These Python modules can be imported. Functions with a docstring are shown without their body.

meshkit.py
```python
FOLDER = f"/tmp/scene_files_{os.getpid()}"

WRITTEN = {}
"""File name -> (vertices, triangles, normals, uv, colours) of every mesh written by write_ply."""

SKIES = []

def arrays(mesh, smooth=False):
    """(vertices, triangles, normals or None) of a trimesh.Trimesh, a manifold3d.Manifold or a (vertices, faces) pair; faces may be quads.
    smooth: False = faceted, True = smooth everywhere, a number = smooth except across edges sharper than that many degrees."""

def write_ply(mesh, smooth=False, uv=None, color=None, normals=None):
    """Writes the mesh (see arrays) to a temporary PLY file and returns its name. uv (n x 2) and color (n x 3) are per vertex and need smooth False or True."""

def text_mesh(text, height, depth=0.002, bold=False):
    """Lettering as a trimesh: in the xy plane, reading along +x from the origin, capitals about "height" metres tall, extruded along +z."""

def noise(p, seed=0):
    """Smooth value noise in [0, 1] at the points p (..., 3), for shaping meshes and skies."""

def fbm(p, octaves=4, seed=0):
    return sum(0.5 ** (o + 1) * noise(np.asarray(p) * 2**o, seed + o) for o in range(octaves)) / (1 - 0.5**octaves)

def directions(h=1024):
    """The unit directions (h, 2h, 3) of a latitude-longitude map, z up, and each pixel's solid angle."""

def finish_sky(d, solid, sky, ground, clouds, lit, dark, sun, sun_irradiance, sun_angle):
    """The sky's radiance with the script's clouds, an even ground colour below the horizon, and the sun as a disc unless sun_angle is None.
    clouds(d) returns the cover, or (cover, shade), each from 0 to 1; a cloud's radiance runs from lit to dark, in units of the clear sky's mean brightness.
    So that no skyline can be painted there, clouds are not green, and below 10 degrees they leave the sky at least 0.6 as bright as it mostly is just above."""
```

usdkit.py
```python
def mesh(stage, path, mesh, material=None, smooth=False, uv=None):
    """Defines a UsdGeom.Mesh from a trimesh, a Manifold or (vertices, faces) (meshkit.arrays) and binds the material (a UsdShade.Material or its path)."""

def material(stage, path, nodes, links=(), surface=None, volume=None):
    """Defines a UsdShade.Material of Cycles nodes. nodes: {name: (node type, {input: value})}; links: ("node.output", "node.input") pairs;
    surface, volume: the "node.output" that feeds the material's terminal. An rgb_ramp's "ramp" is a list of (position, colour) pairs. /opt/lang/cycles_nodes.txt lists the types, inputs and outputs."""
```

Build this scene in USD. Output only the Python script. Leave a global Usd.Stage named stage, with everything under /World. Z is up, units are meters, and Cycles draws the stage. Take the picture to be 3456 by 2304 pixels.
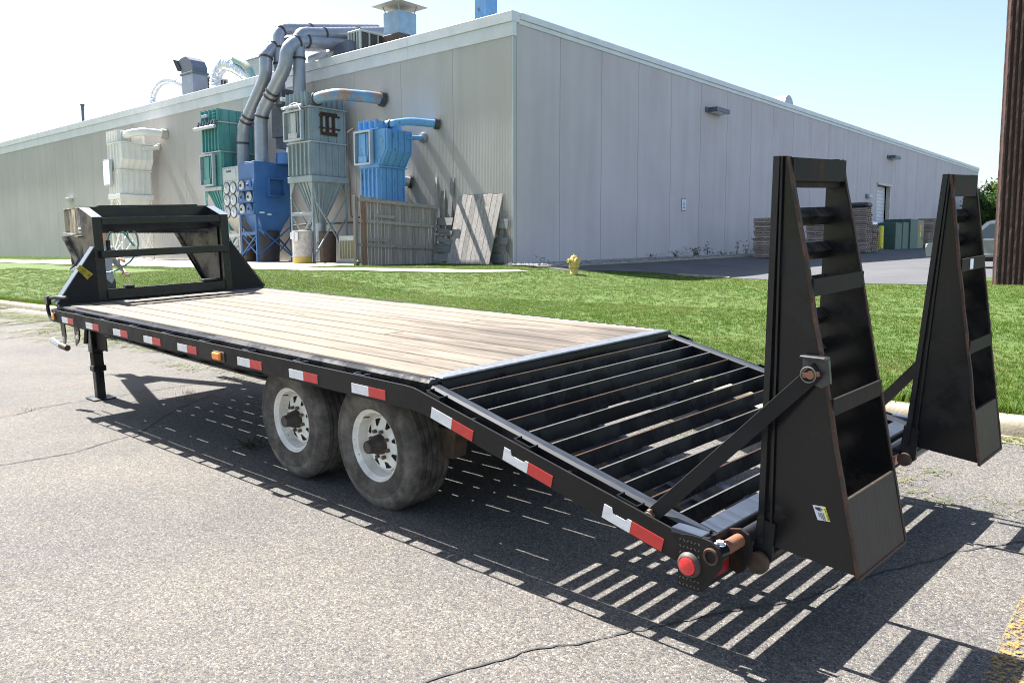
import math, random
import numpy as np, trimesh, usdkit, meshkit, manifold3d
from shapely.geometry import Polygon
from pxr import Usd, UsdGeom, UsdLux, UsdShade, Gf, Sdf, Vt

random.seed(7); rng = np.random.default_rng(7)
stage = Usd.Stage.CreateInMemory()
UsdGeom.SetStageUpAxis(stage, UsdGeom.Tokens.z); UsdGeom.SetStageMetersPerUnit(stage, 1.0)
UsdGeom.Xform.Define(stage, '/World'); UsdGeom.Scope.Define(stage, '/World/Looks')
V = lambda *a: np.array(a, float)
pi = math.pi

# ------------------------------------------------------------------ camera, sky, sun, exposure
CAM = V(8.7602, -2.6568, 1.4628); YAW, PITCH, ROLL, FPX = 0.7732, 0.1017, -0.0021, 2799.68
EXPOSURE = 2.04
SUN_DIR = V(-.609, -.052, .789); SUN_DIR /= np.linalg.norm(SUN_DIR)
SUN_I, SKY_I = 1.25, .06
cy_, sy_, cp_, sp_ = math.cos(YAW), math.sin(YAW), math.cos(PITCH), math.sin(PITCH)
cf = V(-sy_*cp_, cy_*cp_, -sp_); cr_ = V(cy_, sy_, 0); cu = np.cross(cr_, cf)
cR = math.cos(ROLL)*cr_+math.sin(ROLL)*cu; cU = -math.sin(ROLL)*cr_+math.cos(ROLL)*cu
cam = UsdGeom.Camera.Define(stage, '/World/camera')
m = Gf.Matrix4d(1.0)
for i, a in enumerate((cR, cU, -cf)):
    m.SetRow(i, Gf.Vec4d(*map(float, a), 0))
m.SetRow(3, Gf.Vec4d(*map(float, CAM), 1)); cam.AddTransformOp().Set(m)
cam.CreateHorizontalApertureAttr(36.0); cam.CreateVerticalApertureAttr(36.0*682/1024)
cam.CreateFocalLengthAttr(36.0*FPX/3456); cam.CreateClippingRangeAttr(Gf.Vec2f(.05, 5000))
cam.CreateExposureAttr(EXPOSURE)
el, rot = math.asin(SUN_DIR[2]), math.atan2(SUN_DIR[0], SUN_DIR[1])
sky_m = usdkit.material(stage, '/World/Looks/sky_air', {
    's': ('sky_texture', {'sky_type': 'single_scattering', 'sun_disc': False, 'sun_elevation': el, 'sun_rotation': rot, 'altitude': 200.0, 'air_density': 1.1, 'aerosol_density': 2.0, 'ozone_density': .6}),
    'b': ('background_shader', {'strength': SKY_I})}, [('s.color', 'b.color')], surface='b.background')
dome = UsdLux.DomeLight.Define(stage, '/World/sky')
UsdShade.MaterialBindingAPI.Apply(dome.GetPrim()).Bind(sky_m)
dome.GetPrim().SetCustomDataByKey('kind', 'structure')
sun = UsdLux.DistantLight.Define(stage, '/World/sun')
sun.CreateNormalizeAttr(True); sun.CreateIntensityAttr(SUN_I); sun.CreateAngleAttr(.53); sun.CreateColorAttr(Gf.Vec3f(1, .965, .91))
zx = SUN_DIR; xx = np.cross(V(0, 0, 1), zx); xx /= np.linalg.norm(xx); yx = np.cross(zx, xx)
m = Gf.Matrix4d(1.0)
for i, a in enumerate((xx, yx, zx)):
    m.SetRow(i, Gf.Vec4d(*map(float, a), 0))
sun.AddTransformOp().Set(m)

# ------------------------------------------------------------------ materials
MATS = {}
def mat(name, nodes, links, surface):
    MATS[name] = usdkit.material(stage, '/World/Looks/'+name, nodes, links, surface=surface); return MATS[name]
def pm(name, c1, c2=None, scale=8, rough=.5, metallic=0, bump=0, bscale=60, spec=.5, coat=0, stretch=None, c3=None, lo=.35, hi=.65, rvar=0., detail=5, world=False, rnd=0.):
    """principled with noise-mixed colour; optional third colour in sparse patches, bump and per-object tone"""
    c2 = c2 or tuple(min(1, x*1.25) for x in c1)
    n = {'tc': ('texture_coordinate', {}), 'geo': ('geometry', {}), 'mp': ('mapping', {'scale': stretch or (1, 1, 1)}),
         'no': ('noise_texture', {'scale': float(scale), 'detail': float(detail), 'roughness': .6}),
         'rp': ('rgb_ramp', {'ramp': [(lo, c1), (hi, c2)] + ([(min(.98, hi+.06), c2), (min(.99, hi+.1), c3)] if c3 else [])}),
         'p': ('principled_bsdf', {'roughness': float(rough), 'metallic': float(metallic), 'specular_ior_level': float(spec), 'coat_weight': float(coat), 'coat_roughness': .08})}
    l = [('geo.position' if world else 'tc.object', 'mp.vector'), ('mp.vector', 'no.vector'), ('no.fac', 'rp.fac')]
    src = 'rp.color'
    if rnd:
        n['oi'] = ('object_info', {}); n['rv'] = ('map_range', {'from_min': 0., 'from_max': 1., 'to_min': 1-rnd, 'to_max': 1+rnd}); n['hs'] = ('hsv', {})
        l += [('oi.random', 'rv.value'), ('rv.result', 'hs.value'), (src, 'hs.color')]; src = 'hs.color'
    l.append((src, 'p.base_color'))
    if rvar:
        n['rr'] = ('map_range', {'from_min': .3, 'from_max': .7, 'to_min': max(0, rough-rvar), 'to_max': min(1, rough+rvar)})
        l += [('no.fac', 'rr.value'), ('rr.result', 'p.roughness')]
    if bump:
        n['nb'] = ('noise_texture', {'scale': float(bscale), 'detail': 4.}); n['bp'] = ('bump', {'strength': 1., 'distance': float(bump)})
        l += [('mp.vector', 'nb.vector'), ('nb.fac', 'bp.height'), ('bp.normal', 'p.normal')]
    return mat(name, n, l, 'p.BSDF')
def rusty(name, paint, rust1, rust2, amount=.55, scale=9, rough=.35, stretch=None, soft=.06, metallic=0., second=None, spec=.5):
    n = {'tc': ('texture_coordinate', {}), 'mp': ('mapping', {'scale': stretch or (1, 1, 1)}),
         'no': ('noise_texture', {'scale': float(scale), 'detail': 8., 'roughness': .65}), 'n2': ('noise_texture', {'scale': scale*5., 'detail': 4.}),
         'n3': ('noise_texture', {'scale': 1.3, 'detail': 3.}),
         'rp': ('rgb_ramp', {'ramp': [(amount-soft, (0, 0, 0)), (amount+soft, (1, 1, 1))]}),
         'rc': ('rgb_ramp', {'ramp': [(.3, rust1), (.7, rust2)]}), 'pc': ('rgb_ramp', {'ramp': [(.3, paint), (.7, second or tuple(x*1.3 for x in paint))]}),
         'mx': ('mix_color', {}), 'rr': ('map_range', {'to_min': rough, 'to_max': .85}), 'bp': ('bump', {'strength': .6, 'distance': .003}),
         'p': ('principled_bsdf', {'metallic': metallic, 'specular_ior_level': spec})}
    l = [('tc.object', 'mp.vector'), ('mp.vector', 'no.vector'), ('mp.vector', 'n2.vector'), ('tc.object', 'n3.vector'), ('no.fac', 'rp.fac'), ('n2.fac', 'rc.fac'), ('n3.fac', 'pc.fac'), ('rp.color', 'mx.fac'), ('pc.color', 'mx.a'),
         ('rc.color', 'mx.b'), ('mx.result', 'p.base_color'), ('rp.color', 'rr.value'), ('rr.result', 'p.roughness'), ('no.fac', 'bp.height'), ('bp.normal', 'p.normal')]
    return mat(name, n, l, 'p.BSDF')
RU1, RU2 = (.06, .025, .012), (.14, .06, .026)
rusty('black_paint', (.004, .0042, .005), (.007, .0065, .0062), (.011, .0095, .0085), .60, 3.5, .24, soft=.14, second=(.007, .007, .0075), spec=.4)
rusty('black_side', (.0085, .008, .008), (.018, .015, .013), (.028, .023, .02), .6, 4, .5, soft=.16, second=(.013, .0122, .012), spec=.18)
rusty('black_worn', (.014, .013, .012), (.05, .025, .015), (.08, .04, .024), .6, 14, .65, stretch=(1, 1, .35), soft=.1, second=(.022, .019, .017), spec=.12)
rusty('rust_edge', (.022, .016, .014), (.045, .02, .012), (.10, .048, .026), .5, 16, .6, soft=.12, spec=.3)
rusty('rust_pipe', (.17, .07, .036), (.07, .03, .018), (.2, .09, .05), .6, 12, .55)
rusty('scuffed_steel', (.020, .018, .0165), (.06, .035, .022), (.10, .065, .045), .56, 9, .5, stretch=(1, 14, .8), soft=.12, second=(.036, .032, .028), spec=.22)
rusty('black_gloss', (.0042, .004, .0042), (.010, .0085, .0075), (.015, .0125, .011), .62, 3, .2, soft=.14, second=(.0068, .0065, .0066), spec=.36)
pm('cap_black', (.012, .013, .017), (.03, .033, .04), 8, .35, 0, stretch=(1, 6, 1))
pm('pin_steel', (.03, .032, .036), (.06, .062, .066), 30, .28, .3)
pm('steel_worn', (.17, .18, .2), (.27, .28, .3), 30, .38, .6)
pm('steel_edge', (.10, .095, .09), (.17, .16, .15), 30, .5, .3); pm('tread_steel', (.10, .12, .15), (.15, .175, .21), 60, .35, .3, bump=.002, bscale=70)
pm('chrome', (.6, .6, .6), None, 10, .15, 1.)
pm('blue_gloss', (.035, .042, .058), (.06, .072, .095), 6, .33, .2, stretch=(1, 6, 1))
pm('amber_lens', (.75, .17, .01), (.85, .25, .02), 40, .2, coat=.5)
pm('red_lens', (.42, .012, .014), (.6, .03, .03), 30, .22, coat=.6)
pm('red_lens_dark', (.15, .006, .008), (.22, .012, .012), 30, .25, coat=.5)
pm('tape_white', (.55, .56, .57), (.68, .68, .68), 20, .35, spec=.6)
pm('tape_red', (.42, .022, .02), (.5, .035, .028), 20, .4)
pm('tag_yellow', (.5, .4, .03), (.55, .45, .04), 20, .6)
pm('ink', (.02, .02, .02), None, 20, .6); pm('ink_blue', (.12, .14, .22), None, 20, .6)
pm('label_white', (.5, .52, .56), None, 20, .5); pm('label_yellow', (.68, .62, .06), None, 20, .5)
pm('decal_grey', (.25, .25, .28), None, 20, .5); pm('decal_red', (.3, .05, .06), None, 20, .5)
pm('rim_white', (.62, .58, .51), (.75, .72, .66), 14, .4, c3=(.32, .22, .13), hi=.6, rvar=.1)
pm('hub_black', (.03, .023, .019), (.06, .045, .036), 25, .6)
pm('lug_rust', (.06, .04, .03), (.14, .09, .06), 40, .6)
# tyre: dusty grey side, darker tread
mat('tyre_rubber', {'tc': ('texture_coordinate', {}), 'no': ('noise_texture', {'scale': 7., 'detail': 8., 'roughness': .7}), 'n2': ('noise_texture', {'scale': 60., 'detail': 4.}),
    'rp': ('rgb_ramp', {'ramp': [(.3, (.026, .024, .022)), (.46, (.058, .051, .045)), (.62, (.125, .108, .092))]}), 'bp': ('bump', {'strength': .5, 'distance': .002}), 'p': ('principled_bsdf', {'roughness': .8, 'specular_ior_level': .3})},
    [('tc.object', 'no.vector'), ('tc.object', 'n2.vector'), ('no.fac', 'rp.fac'), ('rp.color', 'p.base_color'), ('n2.fac', 'bp.height'), ('bp.normal', 'p.normal')], 'p.BSDF')
pm('tyre_tread', (.018, .017, .017), (.04, .037, .034), 18, .8)
pm('brown_steel', (.05, .033, .024), (.10, .062, .04), 12, .65)
JP = (2.287-.256)/11; JO = (2.287/2-.128)/JP
# deck planks: long grain, knots, grey dirt and tyre marks that belong to the wood
mat('plank', {'tc': ('texture_coordinate', {}), 'oi': ('object_info', {}), 'cx': ('combine_xyz', {}), 'va': ('vector_math', {'math_type': 'add'}), 'mu': ('math', {'math_type': 'multiply', 'value2': 37.}),
    'mp': ('mapping', {'scale': (1.1, 26, 26)}), 'g': ('noise_texture', {'scale': 2.2, 'detail': 8., 'roughness': .65, 'distortion': .25}), 'm2': ('mapping', {'scale': (.8, 4.2, 1)}), 'd': ('noise_texture', {'scale': 1.15, 'detail': 9., 'roughness': .68, 'distortion': .3}),
    'm3': ('mapping', {'scale': (4, 30, 4)}), 'k': ('noise_texture', {'scale': 1., 'detail': 3.}), 'kr': ('rgb_ramp', {'ramp': [(.66, (1, 1, 1)), (.74, (.4, .3, .2))]}),
    'gr': ('rgb_ramp', {'ramp': [(.25, (.10, .073, .052)), (.42, (.16, .132, .102)), (.7, (.215, .185, .148))]}),
    'sx': ('separate_xyz', {}), 'xr': ('map_range', {'from_min': -.7, 'from_max': 2.1, 'to_min': -.10, 'to_max': .24, 'clamp': True}),
    'yc': ('math', {'math_type': 'subtract', 'value2': .25}), 'ya': ('math', {'math_type': 'absolute'}), 'yr': ('map_range', {'from_min': 0.1, 'from_max': 1.0, 'to_min': .06, 'to_max': -.13, 'clamp': True}),
    'a1': ('math', {'math_type': 'add'}), 'a2': ('math', {'math_type': 'add'}),
    'dr': ('rgb_ramp', {'ramp': [(.49, (0, 0, 0)), (.56, (.4, .4, .4)), (.68, (1, 1, 1))]}), 'dm': ('mix_color', {'b': (.062, .051, .043)}), 'df': ('math', {'math_type': 'multiply', 'value2': .85}),
    'jy': ('math', {'math_type': 'multiply_add', 'value2': 1/JP, 'value3': JO}), 'jp': ('math', {'math_type': 'pingpong', 'value2': .5}), 'jn': ('math', {'math_type': 'multiply_add', 'value2': -.09}), 'jr': ('rgb_ramp', {'ramp': [(.0, (.42, .36, .31)), (.018, (.8, .75, .7)), (.045, (1, 1, 1))]}), 'jm': ('mix_color', {'blend_type': 'multiply', 'fac': 1.}), 'hs': ('hsv', {}), 'rv': ('map_range', {'to_min': .84, 'to_max': 1.12}), 'kx': ('mix_color', {'blend_type': 'multiply', 'fac': 1.}), 'bp': ('bump', {'strength': .5, 'distance': .003}), 'p': ('principled_bsdf', {'roughness': .78, 'specular_ior_level': .25})},
    [('oi.random', 'mu.value1'), ('mu.value', 'cx.x'), ('mu.value', 'cx.y'), ('tc.object', 'va.vector1'), ('cx.vector', 'va.vector2'), ('va.vector', 'mp.vector'), ('mp.vector', 'g.vector'), ('va.vector', 'm3.vector'), ('m3.vector', 'k.vector'),
     ('tc.object', 'm2.vector'), ('m2.vector', 'd.vector'), ('tc.object', 'sx.vector'), ('sx.x', 'xr.value'), ('sx.y', 'yc.value1'), ('yc.value', 'ya.value1'), ('ya.value', 'yr.value'), ('xr.result', 'a1.value1'), ('yr.result', 'a1.value2'), ('a1.value', 'a2.value1'), ('d.fac', 'a2.value2'), ('a2.value', 'dr.fac'),
     ('g.fac', 'gr.fac'), ('gr.color', 'hs.color'), ('oi.random', 'rv.value'), ('rv.result', 'hs.value'), ('k.fac', 'kr.fac'), ('hs.color', 'kx.a'), ('kr.color', 'kx.b'), ('kx.result', 'dm.a'), ('dr.color', 'df.value1'), ('df.value', 'dm.fac'), ('dm.result', 'jm.a'), ('sx.y', 'jy.value1'), ('jy.value', 'jp.value1'), ('d.fac', 'jn.value1'), ('jp.value', 'jn.value3'), ('jn.value', 'jr.fac'), ('jr.color', 'jm.b'), ('jm.result', 'p.base_color'), ('g.fac', 'bp.height'), ('bp.normal', 'p.normal')], 'p.BSDF')
def wood(name, c1, c2, c3, axis=2, rnd=.18, sc=1.):
    s = [24, 24, 24]; s[axis] = 1.3
    mat(name, {'tc': ('texture_coordinate', {}), 'oi': ('object_info', {}), 'cx': ('combine_xyz', {}), 'mu': ('math', {'math_type': 'multiply', 'value2': 53.}), 'va': ('vector_math', {'math_type': 'add'}),
        'mp': ('mapping', {'scale': tuple(s)}), 'g': ('noise_texture', {'scale': 1.*sc, 'detail': 7., 'roughness': .65, 'distortion': .4}), 'rp': ('rgb_ramp', {'ramp': [(.28, c1), (.5, c2), (.75, c3)]}),
        'rv': ('map_range', {'to_min': 1-rnd, 'to_max': 1+rnd}), 'hs': ('hsv', {}), 'bp': ('bump', {'strength': .5, 'distance': .004}), 'p': ('principled_bsdf', {'roughness': .85, 'specular_ior_level': .2})},
        [('oi.random', 'mu.value1'), ('mu.value', 'cx.x'), ('mu.value', 'cx.y'), ('mu.value', 'cx.z'), ('tc.object', 'va.vector1'), ('cx.vector', 'va.vector2'), ('va.vector', 'mp.vector'), ('mp.vector', 'g.vector'), ('g.fac', 'rp.fac'), ('rp.color', 'hs.color'), ('oi.random', 'rv.value'), ('rv.result', 'hs.value'), ('hs.color', 'p.base_color'), ('g.fac', 'bp.height'), ('bp.normal', 'p.normal')], 'p.BSDF')
wood('fence_wood', (.14, .118, .11), (.235, .205, .19), (.31, .28, .262)); wood('fence_rail_wood', (.13, .112, .105), (.23, .205, .192), (.31, .28, .262), 1)
wood('grey_board', (.15, .135, .125), (.27, .25, .235), (.38, .36, .34)); wood('pallet_wood', (.2, .155, .13), (.34, .275, .235), (.46, .385, .33), 0)
wood('rail_board', (.12, .115, .115), (.2, .195, .195), (.28, .27, .27), 0)
# asphalt with exposed stones
mat('asphalt', {'g': ('geometry', {}), 'v': ('voronoi_texture', {'scale': 125., 'randomness': 1.}), 've': ('voronoi_texture', {'scale': 125., 'feature': 'distance_to_edge'}), 'v2': ('voronoi_texture', {'scale': 46.}),
    'sc': ('separate_color', {}), 'cr': ('rgb_ramp', {'ramp': [(0, (.062, .062, .064)), (.22, (.098, .095, .092)), (.42, (.13, .124, .118)), (.6, (.155, .144, .13)), (.75, (.137, .122, .106)), (.88, (.185, .175, .162)), (1, (.24, .23, .215))]}),
    'er': ('rgb_ramp', {'ramp': [(.015, (.42, .42, .43)), (.11, (1, 1, 1))]}), 'ml': ('mix_color', {'blend_type': 'multiply', 'fac': .95}), 'ln': ('noise_texture', {'scale': .55, 'detail': 6., 'roughness': .6}),
    'lr': ('rgb_ramp', {'ramp': [(.3, (.80, .81, .83)), (.45, (.95, .95, .95)), (.55, (1.03, 1.01, .99)), (.7, (1.16, 1.13, 1.08))]}), 'm2': ('mix_color', {'blend_type': 'multiply', 'fac': 1., 'use_clamp': False}),
    'wn': ('noise_texture', {'scale': 300., 'detail': 2.}), 'wr': ('rgb_ramp', {'ramp': [(.3, (.8, .8, .8)), (.7, (1.15, 1.15, 1.15))]}), 'm3': ('mix_color', {'blend_type': 'multiply', 'fac': 1., 'use_clamp': False}),
    'bp': ('bump', {'strength': .9, 'distance': .004}), 'p': ('principled_bsdf', {'roughness': .85, 'specular_ior_level': .15})},
    [('g.position', 'v.vector'), ('g.position', 've.vector'), ('g.position', 'ln.vector'), ('g.position', 'wn.vector'), ('v.color', 'sc.color'), ('sc.r', 'cr.fac'), ('ve.distance', 'er.fac'), ('cr.color', 'ml.a'), ('er.color', 'ml.b'), ('ml.result', 'm2.a'), ('ln.fac', 'lr.fac'), ('lr.color', 'm2.b'),
     ('wn.fac', 'wr.fac'), ('m2.result', 'm3.a'), ('wr.color', 'm3.b'), ('m3.result', 'p.base_color'), ('ve.distance', 'bp.height'), ('bp.normal', 'p.normal')], 'p.BSDF')
pm('drive_asphalt', (.055, .056, .062), (.078, .078, .083), .6, .85, world=True, bump=.004, bscale=60)
pm('crack_tar', (.02, .02, .022), (.05, .047, .045), 20, .9, world=True)
# worn paint: holes show the asphalt beneath
def worn(name, c, lo, hi, scale):
    mat(name, {'g': ('geometry', {}), 'n': ('noise_texture', {'scale': float(scale), 'detail': 8., 'roughness': .75}), 'r': ('rgb_ramp', {'ramp': [(lo, (0, 0, 0)), (hi, (1, 1, 1))]}), 'p': ('principled_bsdf', {'base_color': c, 'roughness': .8}), 't': ('transparent_bsdf', {}), 'm': ('mix_closure', {})},
        [('g.position', 'n.vector'), ('n.fac', 'r.fac'), ('r.color', 'm.fac'), ('t.BSDF', 'm.closure1'), ('p.BSDF', 'm.closure2')], 'm.closure')
worn('yellow_paint', (.26, .16, .045), .49, .56, 46); worn('yellow_faint', (.25, .19, .09), .57, .66, 34); worn('red_mark', (.3, .07, .04), .42, .5, 60)
pm('kerb_concrete', (.20, .172, .125), (.29, .255, .195), 3, .85, bump=.003, bscale=50, world=True, c3=(.15, .125, .095), hi=.62)
pm('gutter_concrete', (.24, .21, .15), (.31, .275, .205), 3, .85, bump=.002, bscale=60, world=True)
pm('path_concrete', (.36, .33, .27), (.44, .41, .35), 2, .85, world=True, c3=(.32, .27, .17), hi=.62)
pm('pad_concrete', (.24, .22, .18), (.34, .31, .26), 1.2, .85, world=True, c3=(.25, .21, .14), hi=.58)
pm('soil_grass', (.045, .085, .006), (.065, .11, .011), 1.4, .95, world=True, c3=(.12, .125, .038), hi=.66, bump=.03, bscale=45)
def leafmat(name, ramp, trans=.35, wscale=.9, rough=.6):
    mat(name, {'oi': ('object_info', {}), 'g': ('geometry', {}), 'n': ('noise_texture', {'scale': float(wscale), 'detail': 4., 'roughness': .6}), 'ad': ('math', {'math_type': 'multiply_add', 'value2': .42}), 'rp': ('rgb_ramp', {'ramp': ramp}),
        'p': ('principled_bsdf', {'roughness': rough, 'specular_ior_level': .3}), 't': ('translucent_bsdf', {}), 'm': ('mix_closure', {'fac': trans})},
        [('g.position', 'n.vector'), ('oi.random', 'ad.value1'), ('n.fac', 'ad.value3'), ('ad.value', 'rp.fac'), ('rp.color', 'p.base_color'), ('rp.color', 't.color'), ('p.BSDF', 'm.closure1'), ('t.BSDF', 'm.closure2')], 'm.closure')
leafmat('grass_blade', [(.3, (.042, .092, .004)), (.55, (.062, .12, .006)), (.8, (.085, .142, .012)), (.95, (.145, .15, .045))])
leafmat('clipping', [(.3, (.07, .11, .02)), (.6, (.12, .145, .04)), (.9, (.2, .19, .09))], .2, 3)
leafmat('tree_leaf', [(.3, (.022, .05, .012)), (.6, (.05, .095, .02)), (.9, (.10, .15, .035))], .3, .8)
leafmat('weed_leaf', [(.3, (.03, .065, .02)), (.6, (.055, .10, .03)), (.9, (.09, .14, .04))], .3, 2)
pm('bark', (.05, .037, .028), (.11, .085, .065), 12, .9, bump=.02, bscale=20)
# ribbed precast wall: fine vertical ribs as relief
def ribbed(name, c1, c2, scale):
    mat(name, {'tc': ('texture_coordinate', {}), 'sx': ('separate_xyz', {}), 'ad': ('math', {'math_type': 'add'}), 'mu': ('math', {'math_type': 'multiply', 'value2': float(scale)}), 'sn': ('math', {'math_type': 'sine'}),
        'n': ('noise_texture', {'scale': .35, 'detail': 6., 'roughness': .6}), 'm1': ('mapping', {'scale': (1.6, 1.6, .10)}), 'n2': ('noise_texture', {'scale': 1., 'detail': 5.}), 'n3': ('noise_texture', {'scale': 42., 'detail': 3.}), 'rp': ('rgb_ramp', {'ramp': [(.3, c1), (.7, c2)]}), 'r2': ('rgb_ramp', {'ramp': [(.32, (.945, .945, .94)), (.62, (1.02, 1.02, 1.025))]}),
        'r3': ('rgb_ramp', {'ramp': [(.3, (.86, .86, .86)), (.7, (1.1, 1.1, 1.1))]}), 'x1': ('mix_color', {'blend_type': 'multiply', 'fac': 1., 'use_clamp': False}), 'x2': ('mix_color', {'blend_type': 'multiply', 'fac': 1., 'use_clamp': False}), 'bh': ('math', {'math_type': 'multiply_add', 'value2': .5}),
        'bp': ('bump', {'strength': 1., 'distance': .0018}), 'p': ('principled_bsdf', {'roughness': .9, 'specular_ior_level': .2}), 'oi': ('object_info', {}), 'rv': ('map_range', {'to_min': .985, 'to_max': 1.02}), 'hs': ('hsv', {})},
        [('tc.object', 'sx.vector'), ('sx.x', 'ad.value1'), ('sx.y', 'ad.value2'), ('ad.value', 'mu.value1'), ('mu.value', 'sn.value1'), ('tc.object', 'n.vector'), ('tc.object', 'm1.vector'), ('m1.vector', 'n2.vector'), ('tc.object', 'n3.vector'), ('n.fac', 'rp.fac'), ('n2.fac', 'r2.fac'), ('n3.fac', 'r3.fac'),
         ('rp.color', 'x1.a'), ('r2.color', 'x1.b'), ('x1.result', 'x2.a'), ('r3.color', 'x2.b'), ('x2.result', 'hs.color'), ('oi.random', 'rv.value'), ('rv.result', 'hs.value'), ('hs.color', 'p.base_color'), ('n3.fac', 'bh.value1'), ('sn.value', 'bh.value3'), ('bh.value', 'bp.height'), ('bp.normal', 'p.normal')], 'p.BSDF')
ribbed('wall_left_mat', (.40, .375, .355), (.45, .425, .405), 2*pi/.086); ribbed('wall_right_mat', (.43, .378, .385), (.48, .43, .438), 2*pi/.086)
pm('coping', (.5, .51, .53), (.58, .58, .59), 1, .5); pm('roof_felt', (.12, .12, .12), (.2, .2, .2), 1, .9); pm('joint_dark', (.06, .055, .05), None, 4, .9)
rusty('teal_paint', (.06, .215, .21), (.12, .075, .05), (.2, .13, .09), .70, 4, .5, second=(.08, .26, .25)); rusty('greyblue_paint', (.19, .235, .25), (.15, .09, .05), (.3, .2, .13), .68, 4, .55, second=(.25, .30, .315))
rusty('blue_paint', (.024, .095, .27), (.10, .11, .11), (.12, .15, .15), .68, 3, .45, second=(.034, .12, .31)); rusty('sky_blue_paint', (.10, .27, .53), (.09, .04, .025), (.14, .08, .05), .63, 3.2, .5, stretch=(3, 3, .5), soft=.02, second=(.13, .31, .58))
rusty('white_paint', (.66, .64, .59), (.5, .4, .27), (.45, .36, .25), .7, 3, .5, second=(.72, .71, .68)); rusty('pale_grey_paint', (.38, .41, .43), (.3, .22, .14), (.35, .25, .16), .68, 4, .5, second=(.46, .49, .5))
pm('galvanised', (.22, .235, .275), (.28, .295, .335), 1.5, .4, .5); rusty('galv_worn', (.33, .35, .37), (.2, .14, .09), (.3, .22, .15), .64, 4, .45, metallic=.5, second=(.42, .44, .46))
pm('band_dark', (.035, .03, .03), (.06, .05, .048), 10, .5, .3); pm('dark_grey', (.07, .085, .115), (.10, .115, .15), 6, .5); pm('black_hole', (.012, .012, .015), None, 5, .8)
pm('port_grey', (.30, .32, .32), (.42, .44, .43), 14, .45); pm('foil', (.62, .63, .68), (.8, .8, .84), 16, .3, .85, bump=.02, bscale=14); rusty('pipe_teal_rust', (.03, .28, .30), (.24, .16, .10), (.4, .36, .3), .5, 5, .55, second=(.06, .34, .36))
rusty('pipe_blue_rust', (.06, .17, .30), (.25, .11, .05), (.3, .22, .16), .53, 2.4, .5, second=(.14, .25, .33)); pm('mirror_panel', (.75, .77, .8), None, 5, .08, 1., bump=.004, bscale=3)
pm('ac_beige', (.36, .39, .36), (.44, .47, .43), 6, .6); pm('ac_grille', (.13, .12, .05), (.2, .18, .08), 20, .7); pm('grille_dark', (.045, .048, .045), None, 20, .7)
pm('stack_galv', (.2, .29, .37), (.27, .35, .42), 3, .45, .35); pm('hat_tan', (.33, .31, .26), (.4, .38, .33), 3, .6); pm('stack_blue', (.09, .25, .48), (.12, .3, .54), 3, .5)
pm('drum_wrap', (.36, .31, .28), (.52, .47, .43), 5, .3); pm('drum_yellow', (.45, .30, .04), (.5, .36, .08), 5, .5); pm('drum_brown', (.06, .036, .024), (.085, .052, .035), 5, .6); pm('drum_black', (.02, .02, .025), None, 5, .5)
pm('hydrant_yellow', (.42, .30, .07), (.5, .38, .11), 6, .5, c3=(.2, .1, .05), hi=.68, bump=.004, bscale=30)
pm('bollard_yellow', (.6, .5, .05), None, 5, .5); pm('cabinet_green', (.03, .075, .06), (.045, .095, .075), 3, .55); pm('cabinet_olive', (.17, .175, .10), (.2, .2, .12), 3, .6); pm('orange_mark', (.65, .2, .04), None, 4, .6)
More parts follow.
